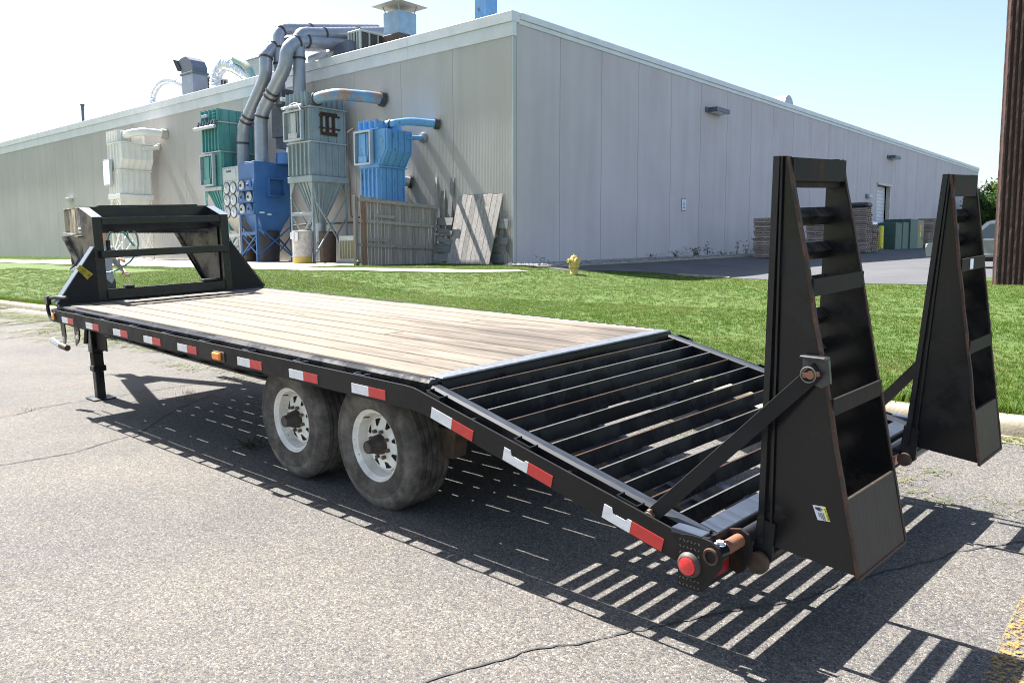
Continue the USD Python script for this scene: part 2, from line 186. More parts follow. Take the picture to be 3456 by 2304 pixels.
pm('door_white', (.55, .53, .57), (.6, .58, .61), 3, .5); pm('door_frame', (.42, .38, .36), None, 3, .7); pm('stone', (.15, .145, .145), (.34, .33, .33), 1, .9, rnd=.3); pm('gravel_base', (.13, .125, .125), (.25, .24, .24), 22, .95, world=True, bump=.03, bscale=18)
mat('brown_concrete', {'g': ('geometry', {}), 'n': ('noise_texture', {'scale': 38., 'detail': 7., 'roughness': .7}), 'rp': ('rgb_ramp', {'ramp': [(.3, (.032, .018, .017)), (.52, (.075, .045, .042)), (.66, (.12, .083, .077)), (.8, (.2, .165, .15))]}), 'bp': ('bump', {'strength': 1., 'distance': .014}), 'p': ('principled_bsdf', {'roughness': .95, 'specular_ior_level': .15})},
    [('g.position', 'n.vector'), ('n.fac', 'rp.fac'), ('rp.color', 'p.base_color'), ('n.fac', 'bp.height'), ('bp.normal', 'p.normal')], 'p.BSDF')
pm('truck_paint', (.16, .185, .195), (.18, .205, .215), 2, .3, .5, coat=.7); pm('truck_trim', (.35, .36, .36), None, 3, .3, .7); pm('truck_black', (.015, .015, .015), None, 3, .6); pm('truck_glass', (.015, .022, .02), None, 3, .05, coat=1.)
pm('skin', (.38, .22, .15), (.42, .25, .17), 12, .6); pm('skin_dark', (.11, .06, .04), None, 12, .6); pm('shirt_grey', (.24, .25, .28), (.3, .31, .34), 25, .9); pm('trousers_dark', (.022, .035, .033), None, 20, .9); pm('shirt_blue', (.06, .10, .32), None, 20, .9); pm('jeans', (.02, .022, .03), None, 20, .9); pm('hair_dark', (.025, .018, .014), None, 30, .7); pm('shoe', (.02, .018, .016), None, 20, .6)
pm('cable_teal', (.13, .33, .31), (.18, .4, .37), 20, .4); pm('cable_red', (.4, .04, .04), None, 20, .4); pm('twig', (.02, .02, .015), (.05, .045, .02), 30, .9); pm('string_white', (.7, .7, .68), None, 20, .7)
pm('paper_white', (.7, .7, .7), None, 20, .7); pm('leaf_dry', (.45, .32, .16), None, 20, .8); pm('dandelion', (.75, .5, .02), None, 20, .8)

# ------------------------------------------------------------------ mesh helpers
class MB:
    def __init__(s): s.v, s.f, s.n = [], [], 0
    def add(s, v, f):
        v = np.asarray(v, float); f = np.asarray(f, int)
        if f.shape[1] == 4: f = np.vstack([f[:, [0, 1, 2]], f[:, [0, 2, 3]]])
        s.v.append(v); s.f.append(f+s.n); s.n += len(v); return s
    def tm(s, t): return s.add(t.vertices, t.faces)
    def mesh(s): return np.vstack(s.v), np.vstack(s.f)
    def box(s, lo, hi):
        lo, hi = np.minimum(lo, hi), np.maximum(lo, hi)
        v = [(x, y, z) for x in (lo[0], hi[0]) for y in (lo[1], hi[1]) for z in (lo[2], hi[2])]
        return s.add(v, [(0, 1, 3, 2), (4, 6, 7, 5), (0, 4, 5, 1), (2, 3, 7, 6), (0, 2, 6, 4), (1, 5, 7, 3)])
    def hexa(s, b, t):   # bottom quad and top quad, both counter-clockwise from above
        return s.add(list(b)+list(t), [(3, 2, 1, 0), (4, 5, 6, 7), (0, 1, 5, 4), (1, 2, 6, 5), (2, 3, 7, 6), (3, 0, 4, 7)])
    def bbox(s, lo, hi, r=.006):   # box with bevelled edges
        lo, hi = np.minimum(lo, hi)+0., np.maximum(lo, hi)+0.; r = min(r, .45*(hi-lo).min())
        P = []
        for k in range(3):
            a, b = lo+r, hi-r; a = a.copy(); b = b.copy(); a[k] = lo[k]; b[k] = hi[k]
            P += [(x, y, z) for x in (a[0], b[0]) for y in (a[1], b[1]) for z in (a[2], b[2])]
        h = trimesh.convex.convex_hull(np.array(P)); return s.tm(h)
    def bar(s, p, q, w, h, up=(0, 0, 1)):
        p, q = V(*p), V(*q); d = q-p; d = d/np.linalg.norm(d); u = V(*up); a = np.cross(u, d)
        if np.linalg.norm(a) < 1e-5: a = np.cross(V(1, 0, 0), d)
        a /= np.linalg.norm(a); u = np.cross(d, a)
        q4 = [(-w/2, -h/2), (w/2, -h/2), (w/2, h/2), (-w/2, h/2)]
        return s.add([p+a*x+u*y for x, y in q4]+[q+a*x+u*y for x, y in q4], [(3, 2, 1, 0), (4, 5, 6, 7), (0, 1, 5, 4), (1, 2, 6, 5), (2, 3, 7, 6), (3, 0, 4, 7)])
    def tube(s, pts, r, n=12, cap=True):
        pts = np.array(pts, float); m_ = len(pts); r = np.broadcast_to(np.asarray(r, float), (m_,))
        d = np.gradient(pts, axis=0); d /= np.linalg.norm(d, axis=1)[:, None]
        a = np.cross(d[0], V(.13, .31, .94)); a /= np.linalg.norm(a); R_ = []
        for i in range(m_):
            a = a-d[i]*(a@d[i]); a /= np.linalg.norm(a); b = np.cross(d[i], a); t = np.arange(n)*2*pi/n
            R_.append(pts[i]+r[i]*(np.cos(t)[:, None]*a+np.sin(t)[:, None]*b))
        v = np.vstack(R_); f = [(i*n+j, i*n+(j+1) % n, (i+1)*n+(j+1) % n, (i+1)*n+j) for i in range(m_-1) for j in range(n)]
        s.add(v, f)
        if cap:
            k = s.n; s.add(R_[0], [(0, j+1, j) for j in range(1, n-1)]); s.add(R_[-1], [(0, j, j+1) for j in range(1, n-1)])
        return s
    def cyl(s, p, q, r, n=16, r2=None): return s.tube([p, q], [r, r if r2 is None else r2], n)
    def lathe(s, prof, c, axis, n=24, closed=False):   # prof: (radius, along axis)
        ax = V(*axis); ax /= np.linalg.norm(ax); a = np.cross(ax, V(.21, .37, .9)); a /= np.linalg.norm(a); b = np.cross(ax, a); c = V(*c)
        t = np.arange(n)*2*pi/n; v = np.vstack([c+ax*h+r*(np.cos(t)[:, None]*a+np.sin(t)[:, None]*b) for r, h in prof]); k = len(prof)
        f = [(i*n+j, i*n+(j+1) % n, ((i+1) % k)*n+(j+1) % n, ((i+1) % k)*n+j) for i in range(k if closed else k-1) for j in range(n)]
        return s.add(v, f)
    def prism(s, pts, o, u, v_, w, holes=()):   # polygon in plane (u, v) from origin o, extruded along w
        t = trimesh.creation.extrude_polygon(Polygon(pts, holes), 1.0, engine='earcut'); P = np.array(t.vertices); u, v_, w, o = V(*u), V(*v_), V(*w), V(*o)
        X = o+P[:, :1]*u+P[:, 1:2]*v_+P[:, 2:]*w; F = np.array(t.faces)
        if np.dot(np.cross(u, v_), w) < 0: F = F[:, ::-1]
        return s.add(X, F)
    def ell(s, c, r, sub=2, R_=None):
        t = trimesh.creation.icosphere(sub); v = t.vertices*np.asarray(r); v = v if R_ is None else v@R_.T
        return s.add(v+V(*c), t.faces)
def arc(c, r, a0, a1, n, u, v_):
    return [V(*c)+r*(math.cos(a)*V(*u)+math.sin(a)*V(*v_)) for a in np.linspace(a0, a1, n)]
def fillet(pts, r, n=5):
    pts = [V(*p) for p in pts]; out = [pts[0]]
    for a, b, c in zip(pts, pts[1:], pts[2:]):
        d1, d2 = a-b, c-b; l1, l2 = np.linalg.norm(d1), np.linalg.norm(d2); k = min(r, l1*.45, l2*.45); p, q_ = b+d1/l1*k, b+d2/l2*k
        out += [(1-t)**2*p+2*t*(1-t)*b+t*t*q_ for t in np.linspace(0, 1, n)]
    return out+[pts[-1]]

COUNT = {}
def uniq(parent, name):
    k = (parent, name); c = COUNT.get(k, 0); COUNT[k] = c+1
    return f'{parent}/{name}' if c == 0 else f'{parent}/{name}_{c:03d}'
class Node:
    def __init__(s, prim, off): s.prim, s.off, s.path = prim, off, str(prim.GetPath())
def tagp(p, label=None, cat=None, group=None, kind=None):
    for k, v in (('label', label), ('category', cat), ('group', group), ('kind', kind)):
        if v: p.SetCustomDataByKey(k, v)
I3 = np.eye(3)
class Frame:   # world = R @ (p - O) + O2
    def __init__(s, R_, O, O2): s.R, s.O, s.O2 = R_, V(*O), V(*O2)
    def w(s, p): return (np.asarray(p, float)-s.O)@s.R.T+s.O2
WORLD = Frame(I3, (0, 0, 0), (0, 0, 0))
def place(prim, fr, base, rz=0):
    R_ = fr.R
    if rz:
        c, s_ = math.cos(rz), math.sin(rz); R_ = R_@np.array([[c, -s_, 0], [s_, c, 0], [0, 0, 1]])
    m = Gf.Matrix4d(1.0)
    for i in range(3): m.SetRow(i, Gf.Vec4d(*map(float, R_[:, i]), 0))
    m.SetRow(3, Gf.Vec4d(*map(float, fr.w(base)), 1)); UsdGeom.Xformable(prim).AddTransformOp().Set(m)
def thing(name, label=None, cat=None, base=(0, 0, 0), fr=WORLD, group=None, kind=None, rz=0, local=False):
    """an Xform at base (frame coordinates); children are given in frame coordinates, or in local ones if local"""
    x = UsdGeom.Xform.Define(stage, uniq('/World', name)); place(x.GetPrim(), fr, base, rz); tagp(x.GetPrim(), label, cat, group, kind)
    return Node(x.GetPrim(), V(0, 0, 0) if (rz or local) else V(*base))
def obj(name, mb, material, parent, smooth=30, label=None, kind=None):
    v, f = mb.mesh(); me = usdkit.mesh(stage, uniq(parent.path, name), (v-parent.off, f), MATS[material], smooth=smooth)
    tagp(me.GetPrim(), label=label, kind=kind); return Node(me.GetPrim(), parent.off)
def single(name, mb, material, label=None, cat=None, base=None, fr=WORLD, group=None, kind=None, smooth=30):
    v, f = mb.mesh(); base = V(0, 0, 0) if base is None else V(*base)
    me = usdkit.mesh(stage, uniq('/World', name), (v-base, f), MATS[material], smooth=smooth); place(me.GetPrim(), fr, base); tagp(me.GetPrim(), label, cat, group, kind)
    return Node(me.GetPrim(), base)
def copy(node, name, base, fr=WORLD, rz=0, label=None, cat=None, group=None):
    x = UsdGeom.Xform.Define(stage, uniq('/World', name)); x.GetPrim().GetReferences().AddInternalReference(node.prim.GetPath())
    x.ClearXformOpOrder(); 
    R_ = fr.R; c, s_ = math.cos(rz), math.sin(rz); R_ = R_@np.array([[c, -s_, 0], [s_, c, 0], [0, 0, 1]])
    m = Gf.Matrix4d(1.0)
    for i in range(3): m.SetRow(i, Gf.Vec4d(*map(float, R_[:, i]), 0))
    m.SetRow(3, Gf.Vec4d(*map(float, fr.w(base)), 1)); x.MakeMatrixXform().Set(m)
    x.GetPrim().SetInstanceable(True); tagp(x.GetPrim(), label, cat, group); return x

# frames: trailer (T) and warehouse wall (B: s along the wall, d into the building, z)
Tp, Tr = .0295, .0538
RT = np.array([[1, 0, 0], [0, math.cos(Tr), -math.sin(Tr)], [0, math.sin(Tr), math.cos(Tr)]])@np.array([[math.cos(Tp), 0, math.sin(Tp)], [0, 1, 0], [-math.sin(Tp), 0, math.cos(Tp)]])
TF = Frame(RT, (5.3, 1.3, 0), (5.3, 1.3, 0))
BD = .0576; BC = V(-15.2373, 22.0, 0)
BF = Frame(np.array([[math.cos(BD), -math.sin(BD), 0], [math.sin(BD), math.cos(BD), 0], [0, 0, 1]]), (0, 0, 0), BC)
ZT = 11.27
def sstep(x): x = np.clip(x, 0, 1); return x*x*(3-2*x)
def zlot(x, y): return -.0203-.005657*x+.0597*y
def yface(x): return 3.76+.034*x
def zbase(x, y):
    w = sstep((x+15.5)/5.5); yy = np.minimum(y, 120); low = .3*sstep((x+13)/6)*(1-.6*sstep((y-26)/10))
    return (1.12-.0095*(np.maximum(x, -120)+15.2)+.0206*(yy-22))*(1-w)+(.89+.0158*(yy-22)-low)*w
def terr(x, y):
    x, y = np.asarray(x, float), np.asarray(y, float); yb = yface(x)+.2; t = sstep((y-yb)/7)
    return np.where(y < yb, zlot(x, y), (zlot(x, yb)+.125)*(1-t)+zbase(x, y)*t)

# ------------------------------------------------------------------ ground, lot, kerb, lawn, drive
def grid(xs, ys, zf, dz=0):
    X, Y = np.meshgrid(xs, ys); v = np.stack([X, Y, zf(X, Y)+dz], -1).reshape(-1, 3); n, k = len(xs), len(ys)
    f = [(j*n+i, j*n+i+1, (j+1)*n+i+1, (j+1)*n+i) for j in range(k-1) for i in range(n-1)]
    return MB().add(v, f)
def strip(lines, dz=(0,)):   # lofted strip between polylines
    n = len(lines[0]); v = np.vstack(lines); f = [(k*n+i, k*n+i+1, (k+1)*n+i+1, (k+1)*n+i) for k in range(len(lines)-1) for i in range(n-1)]
    return MB().add(v, f)
xs = np.concatenate([np.linspace(-140, -40, 11), np.linspace(-38, 20, 59), np.linspace(25, 140, 12)])
lot = []
for fr_ in np.linspace(0, 1, 24): lot.append(np.stack([xs, -60+fr_*(yface(xs)-.2+60), zlot(xs, -60+fr_*(yface(xs)-.2+60))], -1))
single('parking_lot', strip(lot), 'asphalt', kind='structure')
ln = lambda dy, dz: np.stack([xs, yface(xs)+dy, zlot(xs, yface(xs)+dy)+dz], -1)
single('gutter', strip([ln(-.2, .003), ln(.0, .003)]), 'gutter_concrete', kind='structure')
# kerb in cast lengths
xk = np.arange(-42, 26, 3.05)
kb = thing('kerb', base=(0, 3.7, .2), kind='structure')
for a, b in zip(xk, xk[1:]):
    xa = np.linspace(a+.006, b-.006, 6); c = lambda dy, dz: np.stack([xa, yface(xa)+dy, zlot(xa, yface(xa)+dy)+dz], -1)
    k_ = strip([c(0, -.1), c(0, .0), c(.012, .07), c(.03, .105), c(.055, .122), c(.17, .125), c(.195, .115), c(.20, -.1)])
    obj('kerb_length', k_, 'kerb_concrete', kb, smooth=50)
ys_l = np.concatenate([np.linspace(0, 1, 40)**1.4*20, np.linspace(22, 110, 24), np.linspace(130, 500, 8)])
lawn = []
for d in ys_l: lawn.append(np.stack([xs, yface(xs)+.195+d, terr(xs, yface(xs)+.21+d)], -1))
single('lawn', strip(lawn), 'soil_grass', kind='structure', smooth=True)
single('terrain', MB().add([(-900, -900, -6), (900, -900, -6), (900, 900, -6), (-900, 900, -6)], [(0, 1, 2, 3)]), 'soil_grass', kind='structure')
def patch(poly, name, material, dz, step=1.2, kind='structure', frame=None):
    P = Polygon(poly); t = trimesh.creation.triangulate_polygon(P.segmentize(step), engine='earcut'); v2 = np.array(t[0]); f = np.array(t[1])
    v = np.column_stack([v2, np.zeros(len(v2))]); f = f[:, ::-1] if np.cross(v2[f[0, 1]]-v2[f[0, 0]], v2[f[0, 2]]-v2[f[0, 0]]) < 0 else f
    v, f = trimesh.remesh.subdivide_to_size(v, f, step*1.5, max_iter=12)
    v[:, 2] = terr(v[:, 0], v[:, 1])+dz
    return single(name, MB().add(v, f), material, kind=kind, smooth=True), P
def bw(s, d): return BF.w((s, d, 0))[:2]
LE = [(-12.1, 21.5), (-11.4, 23.2), (-10.4, 24.9), (-9.2, 25.0), (-7, 25.1), (-5.1, 24.5), (-3, 23.5), (-1.5, 23.1), (.5, 23.1), (.8, 29), (4, 31), (60, 32)]
kerb_s = [tuple(bw(2.0, t)) for t in (90, 60, 40, 20, 8, 2)]
DRV = LE+[(60, 115), (-19, 115)]+kerb_s+[(-13.0, 21.6)]
_, drvP = patch(DRV, 'drive', 'drive_asphalt', .02)
def kerbline(pts, name, w=.15, h=.12, mat_='kerb_concrete', dz=0.):
    p = np.array(fillet([(x, y, 0) for x, y in pts], .8, 4)); d = np.gradient(p[:, :2], axis=0); d /= np.linalg.norm(d, axis=1)[:, None]; n = np.stack([-d[:, 1], d[:, 0]], -1)
    L_ = []
    for o, z in ((-w/2, -.1), (-w/2, h-.02), (-w/2+.02, h), (w/2-.02, h), (w/2, h-.02), (w/2, -.1)):
        q = p[:, :2]+n*o; L_.append(np.column_stack([q, terr(p[:, 0], p[:, 1])+z+dz]))
    return single(name, strip(L_), mat_, kind='structure', smooth=50)
kerbline([tuple(bw(2.0, t)) for t in (85, 60, 40, 20, 8, 1, -1.)], 'kerb', h=.1)
kerbline(LE[3:5], 'kerb', h=.07)
# gravel bed and grass strip along the shaded wall
gs = np.array([-.6, 0, 3, 8, 12, 21, 30, 36]); wz = lambda t: np.interp(t, [-2, 0, 1.3, 7.8, 12.2, 21, 49, 85], [1.12, 1.15, 1.15, 1.30, 1.39, 1.53, 2.19, 2.6])
def bed(ts, name, material):
    rows = []
    for k in np.linspace(0, 1, 6):
        P_ = np.array([BF.w((1.95*k-.02, t, 0)) for t in ts]); zk = terr(*[np.array([BF.w((1.93, t, 0))[i] for t in ts]) for i in (0, 1)])+.10
        P_[:, 2] = wz(ts)*(1-k)+zk*k; rows.append(P_)
    single(name, strip(rows[::-1]), material, kind='structure', smooth=True)
bed(np.linspace(-.8, 33, 40), 'gravel_bed', 'gravel_base'); bed(np.linspace(33, 85, 40), 'verge', 'soil_grass')
# concrete path and equipment pad in front of the long wall
PATH = [tuple(bw(s, -o)) for s, o in ((-62, 9.6), (-26, 9.1), (-9.3, 8.5), (-2.9, 8.1), (.6, 7.0), (2.2, 5.2), (3.0, 2.6), (2.4, 2.5), (1.2, 4.3), (-.6, 5.4), (-3.4, 6.1), (-7.5, 6.3), (-26, 6.5), (-62, 7.4))]
_, pathP = patch(PATH, 'path', 'path_concrete', .03)
PAD = [tuple(bw(s, -o)) for s, o in ((-33.5, 6.7), (-20, 6.45), (-6.2, 6.35), (-6.0, .0), (-33.5, .0))]
_, padP = patch(PAD, 'equipment_pad', 'pad_concrete', .028)
# cracks, paint and chalk on the lot
def gpt(p, dz=.004):   # trailer-plan point -> world, on the lot
    w = TF.w((p[0], p[1], .0239*(p[0]-4.4))); return V(w[0], w[1], zlot(w[0], w[1])+dz)
def crack(pts, w=.008, seed=0):
    r = np.random.default_rng(seed); q = []
    for a, b in zip(pts, pts[1:]):
        a, b = V(*a), V(*b); n = max(2, int(np.linalg.norm(b-a)/.035))
        q += [a+(b-a)*t+r.normal(0, .006, 2) for t in np.linspace(0, 1, n, endpoint=False)]
    q.append(V(*pts[-1])); q = np.array(q); d = np.gradient(q, axis=0); d /= np.linalg.norm(d, axis=1)[:, None]+1e-9; n = np.stack([-d[:, 1], d[:, 0]], -1); ww = (w*(.5+r.random(len(q))))[:, None]/2
    single('pavement_crack', strip([np.array([gpt(p) for p in q-n*ww]), np.array([gpt(p) for p in q+n*ww])]), 'crack_tar', kind='structure', smooth=False)
crack([(-.05, -1.6), (-.15, -.49), (-.19, -.27), (-.30, -.09), (-.28, .21), (-.25, .39), (-.2, .67), (-.1, 1.6), (.1, 2.9)], .014, 1)
crack([(1.62, -1.9), (1.74, -.98), (1.84, -.49), (1.74, -.24), (1.67, -.01), (1.62, .11), (1.46, .26), (1.18, .51), (1., .69), (.82, .96), (.4, 1.5), (.3, 2.6)], .012, 2)
crack([(6.40, -1.5), (6.48, -.8), (6.51, -.68), (6.55, -.59), (6.63, -.37), (6.73, -.21), (6.84, .01), (6.91, .13), (7.05, .4), (7.23, .68), (7.3, .93), (7.39, 1.18), (7.51, 1.42), (7.57, 1.62), (7.73, 1.88), (7.9, 2.2)], .009, 3)
crack([(-7.1, -.8), (-7.1, 1.27), (-7.15, 1.8), (-7.2, 2.9)], .02, 4); crack([(-2.6, .6), (-1.6, 1.1), (-.3, 1.35), (1.2, 1.9)], .008, 5)
def paint(p, q, w, m_):
    p, q = V(*p), V(*q); d = (q-p)/np.linalg.norm(q-p); n = V(-d[1], d[0])*w/2; T_ = np.linspace(0, 1, 12)
    single('parking_line', strip([np.array([gpt(p+(q-p)*t-n, .006) for t in T_]), np.array([gpt(p+(q-p)*t+n, .006) for t in T_])]), m_, kind='structure', smooth=False)
paint((8.14, -.6), (7.95, 1.9), .13, 'yellow_paint'); paint((-5.85, -.3), (-6.1, 3.2), .1, 'yellow_faint'); paint((-8.6, 1.4), (-9.4, 3.0), .1, 'yellow_faint'); paint((5.38, -.5), (5.28, 3.2), .1, 'yellow_faint'); paint((-1.2, 1.2), (-.9, 3.0), .1, 'yellow_faint'); paint((6.95, 1.9), (6.8, 3.5), .1, 'yellow_faint')
paint((-1.34, .40), (-1.42, .68), .012, 'red_mark')

# ------------------------------------------------------------------ warehouse
wh = thing('warehouse', 'long pale grey ribbed concrete warehouse with metal coping', 'building', (0, 0, 0), BF)
ZC = 10.32; LW, RW = 66., 80.
def seg(edges):
    return list(zip(edges, edges[1:]))
le = [0, -3.41]+[-3.41-3.33*i for i in range(1, 20)]; le[-1] = -LW
for b, a in seg(le):
    obj('wall_panel', MB().box((a+.008, 0, .3), (b-.008, .25, ZC+.2)), 'wall_left_mat', wh, smooth=False)
re_ = [.25]+[3.13*i for i in range(1, 26)]; re_[-1] = RW
DT0, DT1, DZ0, DZ1 = 45.5, 48.8, 1.9, 7.28
for a, b in seg(re_):
    mb = MB()
    if b < DT0 or a > DT1: mb.box((-.25, a+.012, .3), (0, b-.012, ZT-.465))
    else:
        lo, hi = max(a+.012, DT0), min(b-.012, DT1)
        if lo > a+.02: mb.box((-.25, a+.012, .3), (0, lo, ZT-.465))
        if hi < b-.02: mb.box((-.25, hi, .3), (0, b-.012, ZT-.465))
        mb.box((-.25, lo, DZ1), (0, hi, ZT-.465))
    obj('wall_panel', mb, 'wall_right_mat', wh, smooth=False)
obj('joint_backing', MB().box((-LW, .05, .3), (-.26, .24, ZC)).box((-.24, .26, .3), (-.05, DT0-.1, ZC)).box((-.24, DT1+.1, .3), (-.05, RW, ZC)), 'joint_dark', wh, smooth=False)
obj('roof', MB().box((-LW, .3, ZT-.5), (-.3, RW, ZT-.35)).box((-LW, RW-.2, .3), (-.3, RW, ZT-.5)).box((-LW, .3, .3), (-LW+.2, RW-.2, ZT-.5)), 'roof_felt', wh)
for b, a in seg([.06]+[-6.2*i for i in range(1, 11)]+[-LW]):   # two-step metal coping
    obj('coping_length', MB().bbox((a+.004, -.09, ZT-.42), (b-.004, .4, ZT), .012).bbox((a+.004, -.04, ZC-.02), (b-.004, .2, ZT-.422), .012), 'coping', wh)
for a, b in seg([-.02]+[6.2*i for i in range(1, 13)]+[RW]):
    obj('coping_length', MB().bbox((-.4, a+.004+(.45 if a < 0 else 0), ZT-.27), (.09, b-.004, ZT), .012).bbox((-.2, a+.004+(.45 if a < 0 else 0), ZT-.46), (.04, b-.004, ZT-.272), .012), 'coping', wh)
obj('corner_trim', MB().bbox((-.01, -.03, .9), (.035, .02, ZC-.03), .008), 'pale_grey_paint', wh)
dr = obj('loading_door', MB().box((-.5, DT0-.02, DZ0), (-.45, DT1+.02, DZ1+.1)), 'joint_dark', wh, smooth=False)
for i in range(13):
    z0 = 3.5+i*.29
    if z0 < DZ1: obj('door_slat', MB().bbox((-.45, DT0+.02, z0+.006), (-.40, DT1-.02, min(z0+.284, DZ1)), .012), 'door_white', dr)
obj('dock_seal', MB().box((-.45, DT0+.02, DZ0), (-.38, DT1-.02, 3.48)), 'black_hole', dr)
obj('door_frame', MB().box((-.02, DT0-.12, DZ1-.02), (.12, DT1+.3, DZ1+.16)).box((-.3, DT1-.02, DZ0), (.03, DT1+.28, DZ1-.03)), 'door_frame', wh)
def walllight(name, t, z, w, h, d, label, f):
    n = thing(name, label, 'lamp', f(t, z, 0), BF)
    mb = MB()
    if f is RWP: mb.bbox((.02, t-w*.5+w*.12, z-h/2), (d, t+w/2, z+h/2), .02)
    else: mb.bbox((t-w/2, -d, z-h/2), (t+w/2, -.02, z+h/2), .02)
    obj('housing', mb, 'dark_grey' if w > 1 else 'pale_grey_paint', n)
    if f is RWP:
        obj('mount', MB().bbox((0, t-w*.5, z-h*.6), (.10, t-w*.5+w*.12, z+h*.6), .02), 'dark_grey', n); obj('lens', MB().box((.1, t-w*.3, z-h/2-.02), (d-.06, t+w*.45, z-h/2-.002)), 'label_white', n)
    else: obj('lens', MB().box((t-w/2+.05, -d-.01, z-h/2+.02), (t+w/2-.05, -d-.002, z+h/2-.03)), 'hat_tan', n)
RWP = lambda t, z, d: (d, t, z); LWP = lambda s, z, d: (s, -d, z)
walllight('wall_light', 17, 9.48, 1.75, .24, .62, 'long black wall light above the small sign on the shaded wall', RWP)
walllight('wall_light', 48.5, 9.68, 1.75, .24, .62, 'long black wall light over the white loading door', RWP)
walllight('wall_light', 43.1, 6.2, .8, .28, .3, 'small wall light beside the white loading door', RWP)
walllight('wall_light', -44.1, 5.8, .8, .25, .3, 'small pale wall light low on the sunlit end of the long wall', LWP)
sg = thing('parking_sign', 'small white sign with lines of text on the shaded wall', 'sign', (.02, 13.95, 4.2), BF)
pl = obj('sign_plate', MB().bbox((.005, 13.74, 3.92), (.03, 14.16, 4.50), .008), 'label_white', sg); 
obj('border', MB().box((.002, 13.70, 3.88), (.004, 14.2, 4.54)), 'dark_grey', sg)
for z, w in ((4.44, .06), (4.335, .2), (4.235, .3), (4.135, .22), (4.04, .34)):
    n_ = max(1, int(w/.06)); mb = MB()
    for i in range(n_): mb.box((.031, 13.95-w/2+i*w/n_, z-.026), (.0345, 13.95-w/2+(i+.75)*w/n_, z+.026))
    obj('text_line', mb, 'ink_blue', pl, smooth=False)

# ------------------------------------------------------------------ dust collectors and ducts on the long wall
def gz(s, o=2.): w = BF.w((s, -o, 0)); return float(terr(w[0], w[1]))+.03
def ribs_front(mb, s0, s1, o, z0, z1, n, d=.09, w=.05):
    for s in np.linspace(s0+.08, s1-.08, n): mb.box((s-w/2, -o-d, z0+.03), (s+w/2, -o, z1-.03))
def ribs_side(mb, s, o0, o1, z0, z1, n, d=.09, w=.05):
    for o in np.linspace(o0-.1, o1+.1, n): mb.box((s, -o-w/2, z0+.03), (s+d, -o+w/2, z1-.03))
def frustum(s0, s1, o0, o1, z1, z0, sz, cs=None, co=None):
    cs = (s0+s1)/2 if cs is None else cs; co = (o0+o1)/2 if co is None else co
    return MB().hexa([(cs-sz, -co-sz, z0), (cs+sz, -co-sz, z0), (cs+sz, -co+sz, z0), (cs-sz, -co+sz, z0)], [(s0, -o0, z1), (s1, -o0, z1), (s1, -o1, z1), (s0, -o1, z1)])
def legs(n, s0, s1, o0, o1, ztop, m_, w=.11, braces=True, plates=True):
    for s in (s0, s1):
        for o in (o0, o1):
            sg_ = 1 if s == s0 else -1; so = 1 if o == o0 else -1
            z0 = gz(s, o); mb = MB().box((s, -o, z0), (s+sg_*w, -o+so*.02, ztop)).box((s, -o, z0), (s+sg_*.02, -o+so*w, ztop)).box((s-.05, -o-.05, z0), (s+sg_*.16, -o+so*.16, z0+.02))
            if plates: mb.prism([(0, 0), (.38*sg_, 0), (.1*sg_, -.6), (0, -.6)], (s, -o-.005, ztop), (1, 0, 0), (0, 0, 1), (0, .015, 0))
            obj('leg', mb, m_, n, smooth=False)
    if braces:
        zb = gz((s0+s1)/2)+.25; zt = ztop-.35; h = (zt-zb)
        for a, b, o in ((s0+.05, s1-.05, o0-.03), (s0+.05, s1-.05, o1)):
            obj('brace', MB().bar((a, -o, zb+h*.05), (b, -o, zb+h*.62), .06, .06), m_, n); obj('brace', MB().bar((b, -o+.03, zb+h*.05), (a, -o+.03, zb+h*.62), .06, .06), m_, n)
        for s in (s0+.03, s1-.03):
            obj('brace', MB().bar((s, -o0, zb), (s, -o1, zb+h*.9), .06, .06), m_, n); obj('brace', MB().bar((s+.03, -o1, zb), (s+.03, -o0, zb+h*.9), .06, .06), m_, n)
        obj('cross_rail', MB().bbox((s0+.1, -o0+.0, zb+h*.62), (s1-.1, -o0+.05, zb+h*.62+.16), .01), m_, n)
def door_frame(n, s0, s1, o, z0, z1, m_, inner):
    d = obj('access_door', MB().box((s0, -o-.10, z0), (s1, -o-.06, z1)), m_, n, smooth=False)
    mb = MB()
    for a, b in (((s0, z0), (s0+.08, z1)), ((s1-.08, z0), (s1, z1)), ((s0+.08, z0), (s1-.08, z0+.08)), ((s0+.08, z1-.08), (s1-.08, z1))): mb.box((a[0], -o-.26, a[1]), (b[0], -o-.102, b[1]))
    obj('frame', mb, 'galv_worn', d); mb = MB()
    w = s1-s0
    for k in (.28, .72): mb.box((s0+w*k-.05, -o-.17, z0+.15), (s0+w*k+.05, -o-.102, z1-.1))
    obj('channel', mb, m_, d); obj('panel', MB().bbox((s0+w*.36, -o-.2, z0+.25), (s0+w*.66, -o-.18, z1-.12), .01), inner, d)
    obj('chute', MB().bbox((s0+w*.25, -o-.24, z0+.1), (s0+w*.74, -o-.18, z0+.36), .01), inner, d)

